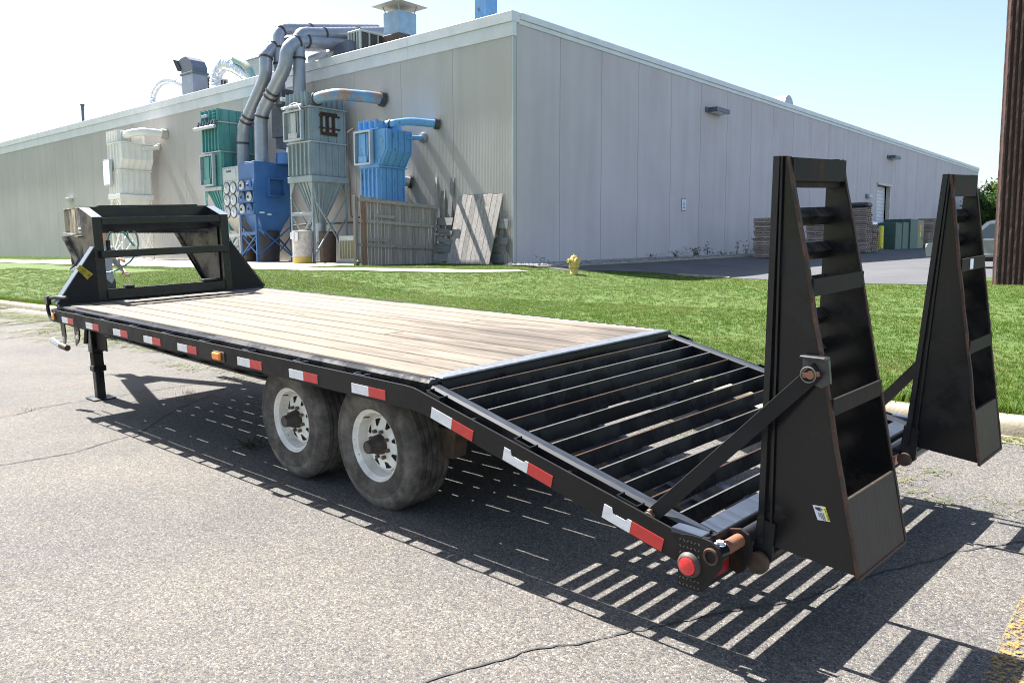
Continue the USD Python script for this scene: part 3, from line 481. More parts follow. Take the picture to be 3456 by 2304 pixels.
# grey-green baghouse collector
C = thing('dust_collector', 'large grey green dust collector on braced legs with rusty pipe on top', 'dust collector', (-11.1, -1.5, gz(-11)), BF)
s0, s1, o0, o1, m_ = -12.0, -10.2, 2.5, .5, 'greyblue_paint'
mb = MB().box((s0, -o0+.02, 8.42), (s1-.1, -o1, 9.08)); ribs_front(mb, s0, s1-.1, o0-.02, 8.42, 9.12, 6, .18, .04); ribs_side(mb, s1-.1, 1.6, o1, 8.42, 9.0, 4); obj('head', mb, m_, C, smooth=False)
mb = MB().box((s0, -o0, 6.84), (s1, -o1, 8.36)); ribs_front(mb, s1-.42, s1, o0, 6.84, 8.36, 2, .06, .06); ribs_side(mb, s1, o0, o1, 6.84, 8.36, 5, .05); obj('upper_body', mb, m_, C, smooth=False)
obj('flange', MB().box((s0-.06, -o0-.08, 8.36), (s1+.10, -o1+.05, 8.42)), 'galv_worn', C); obj('flange', MB().box((s0-.06, -o0-.08, 6.78), (s1+.10, -o1+.05, 6.84)), 'galv_worn', C)
mb = MB().box((s0, -o0, 5.28), (s1, -o1, 6.78)); ribs_front(mb, s0, s1, o0, 5.28, 6.78, 6, .10, .07); ribs_side(mb, s1, o0, o1, 5.28, 6.78, 6, .07); obj('lower_body', mb, m_, C, smooth=False)
obj('skirt', MB().bbox((s0-.06, -o0-.08, 4.98), (s1+.08, -o1+.05, 5.26), .01), m_, C)
mb = frustum(s0+.15, s1-.1, o0-.15, o1+.1, 4.98, 3.1, .14)
for k in np.linspace(.15, .85, 5): mb.bar((s0+.15+(s1-s0-.25)*k, -o0+.12, 4.96), (-11.1-.14+.28*k, -1.5-.17, 3.15), .07, .07)
for k in np.linspace(.15, .85, 5): mb.bar((s1-.08, -o0+.15+(o0-o1-.25)*k, 4.96), (-10.93, -1.64+.28*k, 3.15), .07, .07)
obj('hopper', mb, 'teal_paint' if 0 else 'greyblue_paint', C, smooth=False)
obj('outlet', MB().cyl((-11.1, -1.5, 3.1), (-11.1, -1.5, 2.2), .2), 'galv_worn', C)
legs(C, s0, s1, o0, o1, 4.98, m_)
door_frame(C, s0-.05, s1-.42, o0, 6.9, 8.3, m_, 'port_grey')
mb = MB().box((s1+.05, -2.0, 7.15), (s1+.09, -1.05, 8.2)); h_ = obj('side_hatch', mb, 'rust_edge', C)
for o in (1.85, 1.5, 1.15): obj('hatch_bar', MB().bbox((s1+.09, -o-.06, 7.3), (s1+.16, -o+.06, 8.0), .01), 'greyblue_paint', h_)
obj('hatch_rail', MB().bbox((s1+.09, -2.1, 7.42), (s1+.18, -.95, 7.5), .01).bbox((s1+.09, -2.1, 8.0), (s1+.18, -.95, 8.08), .01), 'rust_edge', h_)
obj('manifold', MB().cyl((s0-.1, -o0-.25, 8.45), (s1-.3, -o0-.25, 8.45), .07).cyl((s0-.08, -o0-.1, 8.9), (s0-.08, -o0-.3, 8.9), .1), 'galv_worn', C)
obj('hose', MB().tube(fillet([(s0+.1, -o0-.25, 8.5), (s0+.3, -o0-.45, 8.3), (s0+.7, -o0-.4, 8.5), (s0+1.2, -o0-.35, 8.6), (s1-.2, -o0-.4, 8.2)], .2), .025, 6), 'galv_worn', C)
obj('pipe', MB().tube(fillet([(-10.3, -2.2, 8.72), (-9.9, -2.2, 8.78), (-9.1, -1.9, 8.88), (-8.2, -.6, 8.82), (-7.92, .0, 8.75)], .7, 6), .27, 18), 'pipe_blue_rust', C)
obj('pipe_collar', MB().cyl((-7.97, -.22, 8.77), (-7.9, .0, 8.75), .34, 18), 'band_dark', C); obj('pipe_collar', MB().cyl((-10.12, -2.2, 8.74), (-10.05, -2.2, 8.75), .32, 18), 'band_dark', C)

# light blue collector behind the fence
C = thing('dust_collector', 'bright sky blue dust collector with rust streaks behind the wooden fence', 'dust collector', (-6, -1.6, gz(-6)), BF)
s0, s1, o0, o1, m_ = -6.65, -5.42, 2.5, 1.0, 'sky_blue_paint'
mb = MB().box((s0, -o0+.02, 6.93), (s1+.0, -o1-.2, 7.24)); ribs_front(mb, s0, s1+.05, o0-.02, 6.93, 7.34, 4, .16, .035); obj('head', mb, m_, C, smooth=False)
mb = MB().box((s0, -o0, 5.35), (s1, -o1, 6.88)).prism([(0, 0), (.42, .62), (.42, 1.5), (0, 1.5)], (s1, -o0, 5.38), (1, 0, 0), (0, 0, 1), (0, o0-o1, 0))
for o in np.linspace(o0-.06, o1+.06, 5): mb.prism([(0, 0), (.1, 0), (.52, .6), (.52, 1.5), (.42, 1.5), (.42, .62)], (s1, -o-.02, 5.38), (1, 0, 0), (0, 0, 1), (0, .04, 0))
obj('upper_body', mb, m_, C, smooth=False)
obj('flange', MB().box((s0-.04, -o0-.06, 5.3), (s1+.10, -o1+.04, 5.345)), m_, C); obj('flange', MB().box((s0-.04, -o0-.06, 6.885), (s1+.06, -o1+.04, 6.925)), m_, C)
mb = MB().box((s0+.02, -o0+.02, 3.3), (s1-.02, -o1, 5.3)); ribs_front(mb, s0, s1, o0-.02, 3.3, 5.28, 5, .08, .05); ribs_side(mb, s1-.02, o0, o1, 3.3, 5.28, 5, .08); obj('lower_body', mb, m_, C, smooth=False)
obj('hopper', frustum(s0+.02, s1-.02, o0, o1, 3.3, 2.0, .15), m_, C); legs(C, s0, s1, o0, o1, 3.3, m_, braces=False)
door_frame(C, s0-.12, s1-.25, o0, 5.42, 6.86, m_, 'sky_blue_paint')
obj('pipe', MB().tube(fillet([(-5.45, -2.0, 7.12), (-5.1, -1.95, 7.14), (-4.9, -1.2, 7.3), (-4.3, 0, 7.26)], .5, 6), .17, 16), m_, C)
obj('pipe', MB().cyl((-5.02, -1.35, 6.6), (-5.2, -.0, 6.75), .1), m_, C); obj('pipe_collar', MB().cyl((-4.4, -.18, 7.27), (-4.29, .0, 7.26), .24), 'band_dark', C); obj('pipe_collar', MB().cyl((-5.25, -2.0, 7.13), (-5.2, -1.98, 7.13), .2), 'band_dark', C)
obj('pipe_cap', MB().lathe([(.05, -.24), (.2, -.2), (.24, -.1), (.2, 0), (.05, .02)], (-5.2, -.02, 6.75), (0, 1, 0)), 'galvanised', C)
e_ = thing('elbow_pipe', 'short grey elbow pipe into the wall above the wooden fence', 'pipe', (-6.2, -.7, 4.5), BF)
obj('elbow', MB().tube(fillet([(-6.55, -.9, 3.2), (-6.55, -.9, 4.4), (-6.45, -.75, 4.95), (-6.1, 0, 4.85)], .6, 6), .22, 14), 'galv_worn', e_); obj('collar', MB().cyl((-6.16, -.12, 4.87), (-6.09, .0, 4.85), .29), 'band_dark', e_)

# white collector
C = thing('dust_collector', 'white dust collector with a shiny square panel, farthest along the wall', 'dust collector', (-30.7, -1.5, gz(-30.7)), BF)
s0, s1, o0, o1, m_ = -31.6, -30.15, 2.5, .5, 'white_paint'
mb = MB().box((s0, -o0, 8.58), (s1+.15, -o1-.4, 9.3)); ribs_front(mb, s0, s1+.15, o0, 8.58, 9.34, 5, .1, .05); ribs_side(mb, s1+.15, o0, o1+.5, 8.58, 9.3, 3, .06); obj('head', mb, m_, C, smooth=False)
mb = MB().box((s0, -o0, 6.92), (s1, -o1, 8.5)).prism([(0, 0), (.4, .62), (.4, 1.58), (0, 1.58)], (s1, -o0, 6.92), (1, 0, 0), (0, 0, 1), (0, o0-o1, 0)); ribs_front(mb, s0, s1, o0, 6.92, 8.5, 4, .07, .05)
for o in np.linspace(o0-.06, o1+.06, 6): mb.prism([(0, 0), (.06, 0), (.46, .6), (.46, 1.58), (.4, 1.58), (.4, .62)], (s1, -o-.02, 6.92), (1, 0, 0), (0, 0, 1), (0, .04, 0))
obj('upper_body', mb, m_, C, smooth=False); obj('flange', MB().box((s0-.05, -o0-.06, 6.86), (s1+.1, -o1+.05, 6.915)), m_, C); obj('flange', MB().box((s0-.05, -o0-.06, 8.505), (s1+.45, -o1+.05, 8.575)), m_, C)
mb = MB().box((s0, -o0, 5.42), (s1, -o1, 6.86)); ribs_front(mb, s0, s1, o0, 5.42, 6.86, 5, .07, .05); ribs_side(mb, s1, o0, o1, 5.42, 6.86, 6, .06); obj('lower_body', mb, m_, C, smooth=False)
obj('skirt', MB().bbox((s0-.08, -o0-.1, 5.12), (s1+.12, -o1+.05, 5.4), .01), m_, C)
mb = frustum(s0+.1, s1-.05, o0-.1, o1+.1, 5.12, 3.2, .14)
for k in np.linspace(.15, .85, 4): mb.bar((s0+.1+(s1-s0-.15)*k, -o0+.07, 5.1), (-30.88-.14+.28*k, -1.5-.17, 3.25), .06, .06)
obj('hopper', mb, m_, C, smooth=False); legs(C, s0, s1, o0, o1, 5.12, m_)
pn = obj('shiny_panel', MB().bbox((s0-.12, -o0-.32, 5.95), (s1-.62, -o0-.16, 7.55), .01), 'pale_grey_paint', C); obj('mirror_sheet', MB().box((s0-.06, -o0-.325, 6.02), (s1-.68, -o0-.321, 7.48)), 'mirror_panel', pn)
obj('pipe', MB().tube(fillet([(-29.95, -2.1, 8.98), (-29.5, -2.1, 9.05), (-29.1, -1.5, 9.2), (-28.87, 0, 9.18)], .5, 6), .24, 16), 'white_paint', C); obj('pipe', MB().cyl((-29.75, -1.2, 8.25), (-29.9, 0, 8.45), .16), m_, C); obj('pipe_collar', MB().cyl((-28.9, -.35, 9.19), (-28.87, 0, 9.18), .29), 'hat_tan', C); obj('pipe_collar', MB().cyl((-29.88, -.14, 8.43), (-29.9, 0, 8.45), .26), 'hat_tan', C)

# teal collector
C = thing('dust_collector', 'teal green ribbed dust collector behind the tall grey ducts', 'dust collector', (-19, -1.5, gz(-19)), BF)
s0, s1, o0, o1, m_ = -19.92, -18.15, 2.5, .5, 'teal_paint'
mb = MB().box((s0, -o0, 8.56), (s1, -o1, 9.2)); ribs_front(mb, s0, s1, o0, 8.56, 9.25, 5, .14, .05); ribs_side(mb, s1, o0, o1, 8.56, 9.2, 5, .08); obj('head', mb, m_, C, smooth=False)
mb = MB().box((s0, -o0, 7.04), (s1, -o1, 8.5)); ribs_front(mb, s0, s1, o0, 7.04, 8.5, 6, .1, .06); ribs_side(mb, s1, o0, o1, 7.04, 8.5, 5, .08); obj('upper_body', mb, m_, C, smooth=False)
obj('flange', MB().box((s0-.08, -o0-.12, 8.5), (s1+.12, -o1+.05, 8.55)), 'galv_worn', C); obj('flange', MB().box((s0-.08, -o0-.12, 6.98), (s1+.12, -o1+.05, 7.03)), 'galv_worn', C)
mb = MB().box((s0, -o0, 5.2), (s1, -o1, 6.98)); ribs_side(mb, s1, o0, o1, 5.2, 6.98, 5, .08); obj('lower_body', mb, m_, C, smooth=False); obj('skirt', MB().bbox((s0-.1, -o0-.12, 5.0), (s1+.1, -o1+.05, 5.18), .01), 'galv_worn', C)
mb = frustum(s0+.1, s1-.1, o0-.1, o1+.1, 5.0, 2.9, .15)
for k in np.linspace(.15, .85, 5): mb.bar((s0+.1+(s1-s0-.2)*k, -o0+.07, 4.98), (-19.03-.15+.3*k, -1.5-.17, 2.95), .07, .07)
obj('hopper', mb, 'teal_paint', C, smooth=False); legs(C, s0, s1, o0, o1, 5.0, m_); door_frame(C, s0-.02, s1-.45, o0, 5.25, 6.9, m_, 'teal_paint')
mb = MB().cyl((s0-.35, -o0-.3, 8.28), (s1+.0, -o0-.3, 8.28), .09)
obj('manifold', mb, 'galv_worn', C); mb = MB()
for s in np.linspace(s0, s1-.1, 7): mb.cyl((s, -o0-.28, 8.35), (s, -o0-.2, 8.62), .07, 8)
obj('valve_row', mb, 'dark_grey', C); obj('junction_box', MB().bbox((s0+.4, -o0-.3, 8.8), (s0+1., -o0-.14, 8.95), .01), 'galvanised', C)
mb = MB()
for k in range(4): mb.bar((s1-.45, -o0-.2, 8.65+k*.16), (s1-.1, -o0-.2, 8.65+k*.16), .03, .03)
obj('ladder', mb, m_, C)

# cartridge collectors: pale one and blue one, with round ports
def ports(n, s0, s1, o, z0, dz, m_, knob, r=.27, tilt=0):
    for i in range(3):
        for j in range(2):
            c = (s0+(s1-s0)*(.28+.44*j), -o, z0-dz*i)
            p = obj('filter_port', MB().lathe([(0, -.075), (r*.5, -.07), (r*.92, -.04), (r, -.035), (r, 0)], c, (0, 1, 0), 20), m_ if not tilt or (i+j) % 2 else 'port_grey', n)
            obj('port_ring', MB().lathe([(r+.005, -.02), (r+.05, -.03), (r+.05, .01)], c, (0, 1, 0), 20), 'band_dark', p); obj('port_knob', MB().ell((c[0], c[1]-.085, c[2]), (.075, .06, .075), 1), knob, p)
C = thing('dust_collector', 'pale grey cabinet dust collector with six round filter ports', 'dust collector', (-17.3, -1.5, gz(-17.3)), BF)
s0, s1, o0, o1 = -18.1, -16.56, 2.5, .5
obj('cabinet', MB().bbox((s0, -o0, 3.5), (s1, -o1, 6.15), .02), 'pale_grey_paint', C); pn = obj('front_panel', MB().bbox((s0+.08, -o0-.02, 5.4), (s1-.2, -o0-.002, 6.08), .005), 'pale_grey_paint', C)
mb = MB()
for k in np.linspace(0, 1, 7): mb.box((s0+.12+k*1.1, -o0-.035, 6.03), (s0+.15+k*1.1, -o0-.02, 6.06)).box((s0+.12+k*1.1, -o0-.035, 5.42), (s0+.15+k*1.1, -o0-.02, 5.45))
obj('bolt_row', mb, 'band_dark', pn, smooth=False)
mb = MB()
for i in range(5): mb.box((s0+.42+i*.105, -o0-.026, 5.86), (s0+.49+i*.105, -o0-.021, 5.96))
obj('lettering', mb, 'ink', pn, smooth=False)
ports(C, s0, s1-.1, o0, 5.05, .62, 'pale_grey_paint', 'chrome'); obj('hopper', frustum(s0+.05, s1-.05, o0-.05, o1+.05, 3.5, 2.35, .25), 'hat_tan', C); legs(C, s0, s1, o0, o1, 3.5, 'pale_grey_paint', plates=False)
obj('hand_wheel', MB().lathe([(.16, -.03), (.2, 0), (.16, .03), (.13, 0)], (-17.35, -2.0, 2.25), (0, 1, 0), 16, True), 'pale_grey_paint', C)
C = thing('dust_collector', 'deep blue cabinet dust collector with stepped round ports and blue braced legs', 'dust collector', (-15.7, -1.5, gz(-15.7)), BF)
s0, s1, o0, o1, m_ = -16.5, -15.0, 2.5, .4, 'blue_paint'
obj('cabinet', MB().bbox((s0, -o0, 3.62), (s1, -o1, 6.28), .015), m_, C); pn = obj('front_panel', MB().bbox((s0+.04, -o0-.02, 5.42), (s1-.03, -o0-.002, 6.2), .005), 'sky_blue_paint' if 0 else 'blue_paint', C)
for i in range(3):
    z = 5.4-i*.6; obj('step_face', MB().hexa([(s0+.03, -o0-.16, z-.58), (s1-.02, -o0-.16, z-.58), (s1-.02, -o0-.001, z-.58), (s0+.03, -o0-.001, z-.58)], [(s0+.03, -o0-.04, z), (s1-.02, -o0-.04, z), (s1-.02, -o0-.001, z), (s0+.03, -o0-.001, z)]), m_, C, smooth=False)
ports(C, s0, s1, o0+.10, 5.1, .6, m_, 'band_dark', .25, 1)
b_ = obj('side_duct', MB().box((s1, -1.9, 4.55), (s1+.34, -1.86, 5.45)).box((s1, -1.0, 4.55), (s1+.34, -.96, 5.45)).box((s1, -1.86, 5.41), (s1+.34, -1.0, 5.45)).box((s1, -1.86, 4.55), (s1+.34, -1.0, 4.59)), m_, C, smooth=False); obj('duct_back', MB().box((s1+.002, -1.85, 4.6), (s1+.02, -1.01, 5.4)), 'blue_paint', b_)
obj('hopper', frustum(s0+.1, s1-.02, o0-.1, o1+.1, 3.62, 2.55, .4), m_, C); obj('outlet', MB().cyl((-15.75, -1.45, 2.55), (-15.75, -1.45, 2.1), .3), 'galv_worn', C); legs(C, s0, s1, o0, o1, 3.62, m_, plates=False)
obj('sticker', MB().box((s1+.002, -2.3, 3.68), (s1+.006, -2.02, 3.76)).box((s1+.002, -1.85, 3.6), (s1+.006, -1.62, 3.68)), 'label_white', C, smooth=False)
fn = thing('fan_unit', 'blue round fan housing with motor behind the blue cabinet', 'fan', (-14.6, -.8, 6.3), BF)
obj('housing', MB().cyl((-14.7, -.75, 6.2), (-14.7, -.75, 6.75), .62, 24), 'blue_paint', fn); obj('motor', MB().cyl((-14.6, -.7, 6.75), (-14.6, -.7, 7.35), .2, 16).cyl((-14.6, -.7, 7.35), (-14.6, -.7, 7.42), .15, 16), 'chrome', fn); obj('bracket', MB().bbox((-15.2, -.8, 6.75), (-14.3, -.65, 6.82), .01), 'band_dark', fn)

# ducts: spiral galvanised pipe with dark bands
def duct(label, pts, r, bands, fr_=.55, seg_=None):
    n = thing('exhaust_duct', label, 'duct', pts[0], BF); P_ = fillet(pts, fr_, 6); L_ = [0]
    for a, b in zip(P_, P_[1:]): L_.append(L_[-1]+np.linalg.norm(V(*b)-V(*a)))
    L_ = np.array(L_); N_ = int(L_[-1]/.1); q = []; rr = []
    for i, l in enumerate(np.linspace(0, L_[-1], N_)):
        q.append([np.interp(l, L_, [p[k] for p in P_]) for k in range(3)]); rr.append(r*(1.035 if i % 3 == 0 else 1.))
    obj('pipe', MB().tube(q, rr, 20), 'galvanised', n); q = np.array(q)
    for b in bands:
        i = min(len(q)-2, max(1, int(b*(N_-1)))); d = q[i+1]-q[i-1]; d /= np.linalg.norm(d); obj('band', MB().cyl(q[i]-d*.05, q[i]+d*.05, r*1.13, 20), 'band_dark', n)
    return n
duct('tall grey duct leaning up from the pale cabinet, leftmost of the two sloping ducts', [(-17.4, -1.7, 6.1), (-17.3, -1.7, 8.15), (-14.95, -1.7, 10.55), (-15.0, -1.7, 11.6), (-15.0, -1.0, 12.25), (-15., 3.5, 12.9)], .31, [.12, .22, .245, .53, .6, .68], .5)
duct('tall grey duct leaning up from the blue cabinet, rightmost of the two sloping ducts', [(-15.62, -1.7, 6.2), (-15.55, -1.7, 8.7), (-13.25, -1.7, 10.75), (-13.1, -1.7, 11.6), (-13.1, -1.0, 12.1), (-13.1, 3.5, 12.6)], .325, [.21, .32, .345, .6, .66], .5)
duct('grey duct rising straight up the wall and bending highest over the roof', [(-14.85, -1.0, 9.2), (-14.85, -1.0, 12.95), (-14.85, .1, 13.15), (-14.85, 5.5, 14.2)], .28, [.2, .28, .37, .55], .75)
duct('grey duct rising behind the grey green collector and bending over the roof', [(-13.15, -1.0, 8.6), (-13.15, -1.0, 12.45), (-13.15, .1, 12.62), (-13.15, 4.8, 13.6)], .31, [.28, .37, .55, .78], .7)
n = thing('box_duct', 'dark grey square duct on the wall between the ducts', 'duct', (-14.95, -.7, 7.5), BF)
obj('box', MB().bbox((-15.6, -1.05, 7.6), (-14.25, -.1, 9.9), .02), 'dark_grey', n); obj('throat', MB().bbox((-15.45, -.95, 7.05), (-14.45, -.15, 7.58), .02), 'dark_grey', n)

# rooftop plant
def acunit(label, s0, s1, d0, d1, z0, z1, nb=4):
    n = thing('rooftop_unit', label, 'air conditioner', ((s0+s1)/2, (d0+d1)/2, z0), BF); obj('core', MB().box((s0+.08, d0+.08, z0), (s1-.08, d1-.08, z1-.1)), 'grille_dark', n)
    obj('top', MB().bbox((s0, d0, z1-.1), (s1, d1, z1), .02), 'ac_beige', n); obj('curb', MB().box((s0, d0, z0), (s1, d1, z0+.3)), 'ac_beige', n)
    for k in range(nb+1):
        s = s0+.06+(s1-s0-.12)*k/nb; w = .06 if k in (0, nb) else .025; obj('post', MB().box((s-w, d0+.0, z0+.3), (s+w, d0+.09, z1-.1)), 'ac_beige', n, smooth=False)
        d = d0+.06+(d1-d0-.12)*k/nb
        if k: obj('post', MB().box((s1-.09, d-w, z0+.3), (s1, d+w, z1-.1)), 'ac_beige', n, smooth=False)
RZ = ZT-.35
acunit('beige slatted rooftop unit right of the big bent ducts', -12.45, -11.45, 1.5, 3.9, RZ, 12.87)
acunit('slatted rooftop unit behind the silver flexible duct', -30.3, -29.2, 3, 4.6, RZ, 13.3, 5)
n = thing('roof_stack', 'square blue grey roof stack with a pyramid rain hat', 'chimney', (-10.6, 3.8, RZ), BF)
obj('stack', MB().bbox((-11.4, 3, RZ), (-10.2, 4.2, 13.9), .02), 'stack_galv', n); obj('curb', MB().bbox((-11.5, 2.9, RZ), (-10.1, 4.3, 12.75), .02), 'brown_steel', n); mb = MB()
for s in (-11.3, -10.3):
    for d in (3.1, 4.1): obj('strut', MB().bar((s, d, 13.88), (s+(.12 if s > -10.8 else -.12), d+(.12 if d > 3.5 else -.12), 14.24), .05, .05), 'galvanised', n)
obj('rain_hat', MB().hexa([(-11.85, 2.55, 14.22), (-9.75, 2.55, 14.22), (-9.75, 4.65, 14.22), (-11.85, 4.65, 14.22)], [(-10.83, 3.57, 14.62), (-10.77, 3.57, 14.62), (-10.77, 3.63, 14.62), (-10.83, 3.63, 14.62)]), 'hat_tan', n)
n = thing('roof_stack', 'tall bright blue square stack cut off by the top of the picture', 'chimney', (-6.4, 5.5, RZ), BF); obj('stack', MB().bbox((-6.82, 5, RZ), (-6.02, 5.8, 16), .02), 'stack_blue', n); obj('cover_plate', MB().bbox((-6.6, 4.985, 13.55), (-6.5, 4.999, 13.7), .003), 'dark_grey', n)
n = thing('gooseneck_vent', 'dark gooseneck vent on a bright metal base on the roof', 'vent', (-28.2, 1.5, RZ), BF)
obj('base', MB().bbox((-28.6, 1.0, RZ), (-27.2, 2.0, 12.9), .015), 'galvanised', n); obj('collar', MB().bbox((-28.7, .93, 12.86), (-27.1, 2.07, 12.98), .01), 'dark_grey', n)
obj('hood', MB().prism([(-28.6, 12.98), (-27.2, 12.98), (-27.2, 13.3), (-27.5, 13.72), (-28.0, 13.98), (-28.5, 13.95), (-29.0, 13.82), (-28.65, 13.25), (-28.6, 13.2)], (0, 1., 0), (1, 0, 0), (0, 0, 1), (0, 1, 0)), 'dark_grey', n, smooth=False)
obj('outlet', MB().prism([(-28.98, 13.86), (-29.5, 14.0), (-28.95, 13.22), (-28.55, 13.3)], (0, .93, 0), (1, 0, 0), (0, 0, 1), (0, 1.14, 0)), 'black_hole', n, smooth=False)
def flex(label, pts, r):
    n = thing('flexible_duct', label, 'duct', pts[0], BF); P_ = np.array(fillet(pts, 1.0, 8)); L_ = np.r_[0, np.cumsum(np.linalg.norm(np.diff(P_, axis=0), axis=1))]; N_ = int(L_[-1]/.05)
    q = np.array([[np.interp(l, L_, P_[:, k]) for k in range(3)] for l in np.linspace(0, L_[-1], N_)]); rr = r*(1+.07*np.sin(np.arange(N_)*1.9)+rng.normal(0, .03, N_)); obj('sleeve', MB().tube(q, rr, 14), 'foil', n)
flex('large silver foil flexible duct arching over the roof edge', [(-23.9, .6, 11), (-23.9, .6, 12.1), (-22.9, .6, 12.75), (-21.6, .7, 12.3), (-20.6, .9, 11.6), (-20.4, 1, 11)], .33)
flex('silver foil flexible duct arching left of the gooseneck vent', [(-32.2, .8, 11), (-32.15, .8, 12.1), (-31, .8, 12.8), (-29.6, .9, 12.75), (-28.6, 1.3, 12.2)], .2)
n = thing('roof_pipe', 'curved teal pipe with an open end above the roof edge', 'pipe', (-19.9, .5, RZ), BF); P_ = fillet([(-19.85, .6, 11), (-20.0, .6, 11.8), (-20.6, .6, 12.35), (-21.55, .55, 12.74)], .6, 6)
obj('pipe', MB().tube(P_, .22, 16), 'pipe_teal_rust', n); obj('mouth', MB().lathe([(0, -.02), (.2, -.01)], P_[-1], V(*P_[-1])-V(*P_[-2]), 16), 'black_hole', n)
n = thing('rooftop_box', 'plain grey green rooftop box beside the tall ducts', 'vent', (-25, 4.5, RZ), BF); obj('box', MB().bbox((-25.9, 4, RZ), (-23.4, 5.4, 13.9), .02), 'ac_beige', n); obj('lid', MB().bbox((-25.95, 3.95, 13.9), (-23.35, 5.45, 13.97), .01), 'ac_beige', n)
n = thing('vent_pipe', 'thin dark vent pipe alone at the far end of the roof', 'pipe', (-55.9, 6, RZ), BF); obj('pipe', MB().cyl((-55.9, 6, RZ), (-55.9, 6, 14.9), .13, 10), 'dark_grey', n); obj('cap', MB().cyl((-55.9, 6, 14.9), (-55.9, 6, 15.02), .2, 10), 'dark_grey', n)
n = thing('roof_dome', 'small round topped vent on the roof of the shaded side', 'vent', (-4, 35, RZ), BF); obj('dome', MB().prism([(-1.3, 0), (1.2, 0), (1.2, 1.8), (1.0, 2.2), (.6, 2.45), (.2, 2.45), (-.2, 2.2)], (-4.6, 35, RZ), (0, 1, 0), (0, 0, 1), (1.2, 0, 0)), 'galvanised', n)
n = thing('roof_cowl', 'low grey cowl vent with round pipe behind the roof edge', 'vent', (-13, 1, RZ), BF); obj('pipe', MB().tube(fillet([(-14.6, .8, 11.6), (-13.9, 1.0, 11.75), (-13.0, 1.3, 11.9)], .3), .3, 14), 'galv_worn', n); obj('cowl', MB().prism([(-13.5, 11), (-11.8, 11), (-11.8, 12.3), (-12.4, 12.25), (-13.2, 12.0), (-13.5, 11.6)], (0, 1.0, 0), (1, 0, 0), (0, 0, 1), (0, .8, 0)), 'dark_grey', n)
# conduit on the wall, drums, condenser
n = thing('wall_conduit', 'thin brown conduit running low along the wall behind the legs', 'conduit', (-10, -.1, 3.3), BF); obj('conduit', MB().tube(fillet([(-15.5, -.08, 3.15), (-8.2, -.08, 3.15), (-7.75, -.08, 3.2), (-7.75, -.6, 3.3), (-7.9, -2.1, 3.25), (-7.9, -2.2, 7.0), (-7.3, -2.3, 7.12)], .15), .04, 8), 'brown_steel', n)
def drum(label, s, o, r, h, mats, wrap=False):
    z = gz(s, o); n = thing('drum', label, 'drum', (s, -o, z), BF)
    obj('base', MB().lathe([(0, 0), (r, 0), (r, h*.22)], (s, -o, z), (0, 0, 1), 24), mats[0], n); prof = [(r*1.02, h*.2), (r*1.06, h*.5), (r*1.08, h*.9), (r*1.06, h*.97), (0, h)]
    obj('body', MB().lathe(prof, (s, -o, z), (0, 0, 1), 24), mats[1], n)
    if wrap: obj('label', MB().box((s-.28, -o-r*1.1, z+h*.72), (s+.02, -o-r*1.085, z+h*.93)).box((s+.08, -o-r*1.1, z+h*.66), (s+.32, -o-r*1.085, z+h*.92)), 'label_white', n, smooth=False)
    else: obj('rim', MB().lathe([(r*1.08, h*.93), (r*1.12, h*.96), (r*1.08, h*.99)], (s, -o, z), (0, 0, 1), 24), mats[1], n)
drum('plastic wrapped drum with yellow base beside the grey green legs', -10.55, 2.9, .42, 1.55, ('drum_yellow', 'drum_wrap'), True); drum('brown drum partly hidden behind the wrapped drum', -10.75, 1.3, .38, 1.5, ('drum_brown', 'drum_brown')); drum('black drum under the blue hopper', -15.7, 1.4, .55, 1.6, ('drum_black', 'drum_black')); drum('brown drum under the pale cabinet', -17.3, 1.5, .4, 1.5, ('drum_brown', 'drum_brown')); drum('dark drum on the path left of the legs of the teal collector', -22.6, 1.6, .5, 1.3, ('drum_black', 'drum_black'))
s0, o0 = -9.0, 1.6; z = gz(s0, o0); n = thing('condenser', 'low beige condenser box with yellow grille next to the fence', 'air conditioner', (-8.4, -1.6, z), BF)
obj('case', MB().bbox((-9.1, -1.9, z+.08), (-7.8, -.9, z+1.25), .02), 'ac_beige', n); obj('slab', MB().bbox((-9.2, -2.0, z-.05), (-7.7, -.8, z+.075), .01), 'pad_concrete', n); g_ = obj('grille', MB().box((-9.0, -1.93, z+.2), (-7.98, -1.902, z+1.02)), 'ac_grille', n)
for k in range(1, 5): obj('grille_bar', MB().box((-9.0+k*.2-.012, -1.945, z+.2), (-9.0+k*.2+.012, -1.931, z+1.02)), 'ac_beige', g_, smooth=False)
obj('badge', MB().box((-7.95, -1.915, z+1.06), (-7.85, -1.902, z+1.2)), 'label_white', n)

# ------------------------------------------------------------------ wooden fence and boards against the wall
n = thing('wooden_fence', 'weathered grey wooden fence panel around the sky blue collector', 'fence', (-5.3, -2, gz(-5, 2)), BF)
A_, B_ = V(-5.25, -3.7), V(-4.05, -.55); fd = (B_-A_); FLn = np.linalg.norm(fd); fd /= FLn; fn_ = V(fd[1], -fd[0])
fp = lambda a, o, z: V(*(A_+fd*a+fn_*o), z)
nb = 22
for i in range(nb):
    a0, a1 = FLn*i/nb+.006, FLn*(i+1)/nb-.006; zt = 4.0-.30*(i/nb)+rng.normal(0, .012); ow = rng.normal(0, .006); zb = gz(A_[0]+(B_[0]-A_[0])*i/nb, 2)-.02
    obj('fence_board', MB().hexa([fp(a0, ow, zb), fp(a1, ow, zb), fp(a1, ow-.022, zb), fp(a0, ow-.022, zb)][::-1], [fp(a0, ow, zt), fp(a1, ow, zt), fp(a1, ow-.022, zt), fp(a0, ow-.022, zt)][::-1]), 'fence_wood', n, smooth=False)
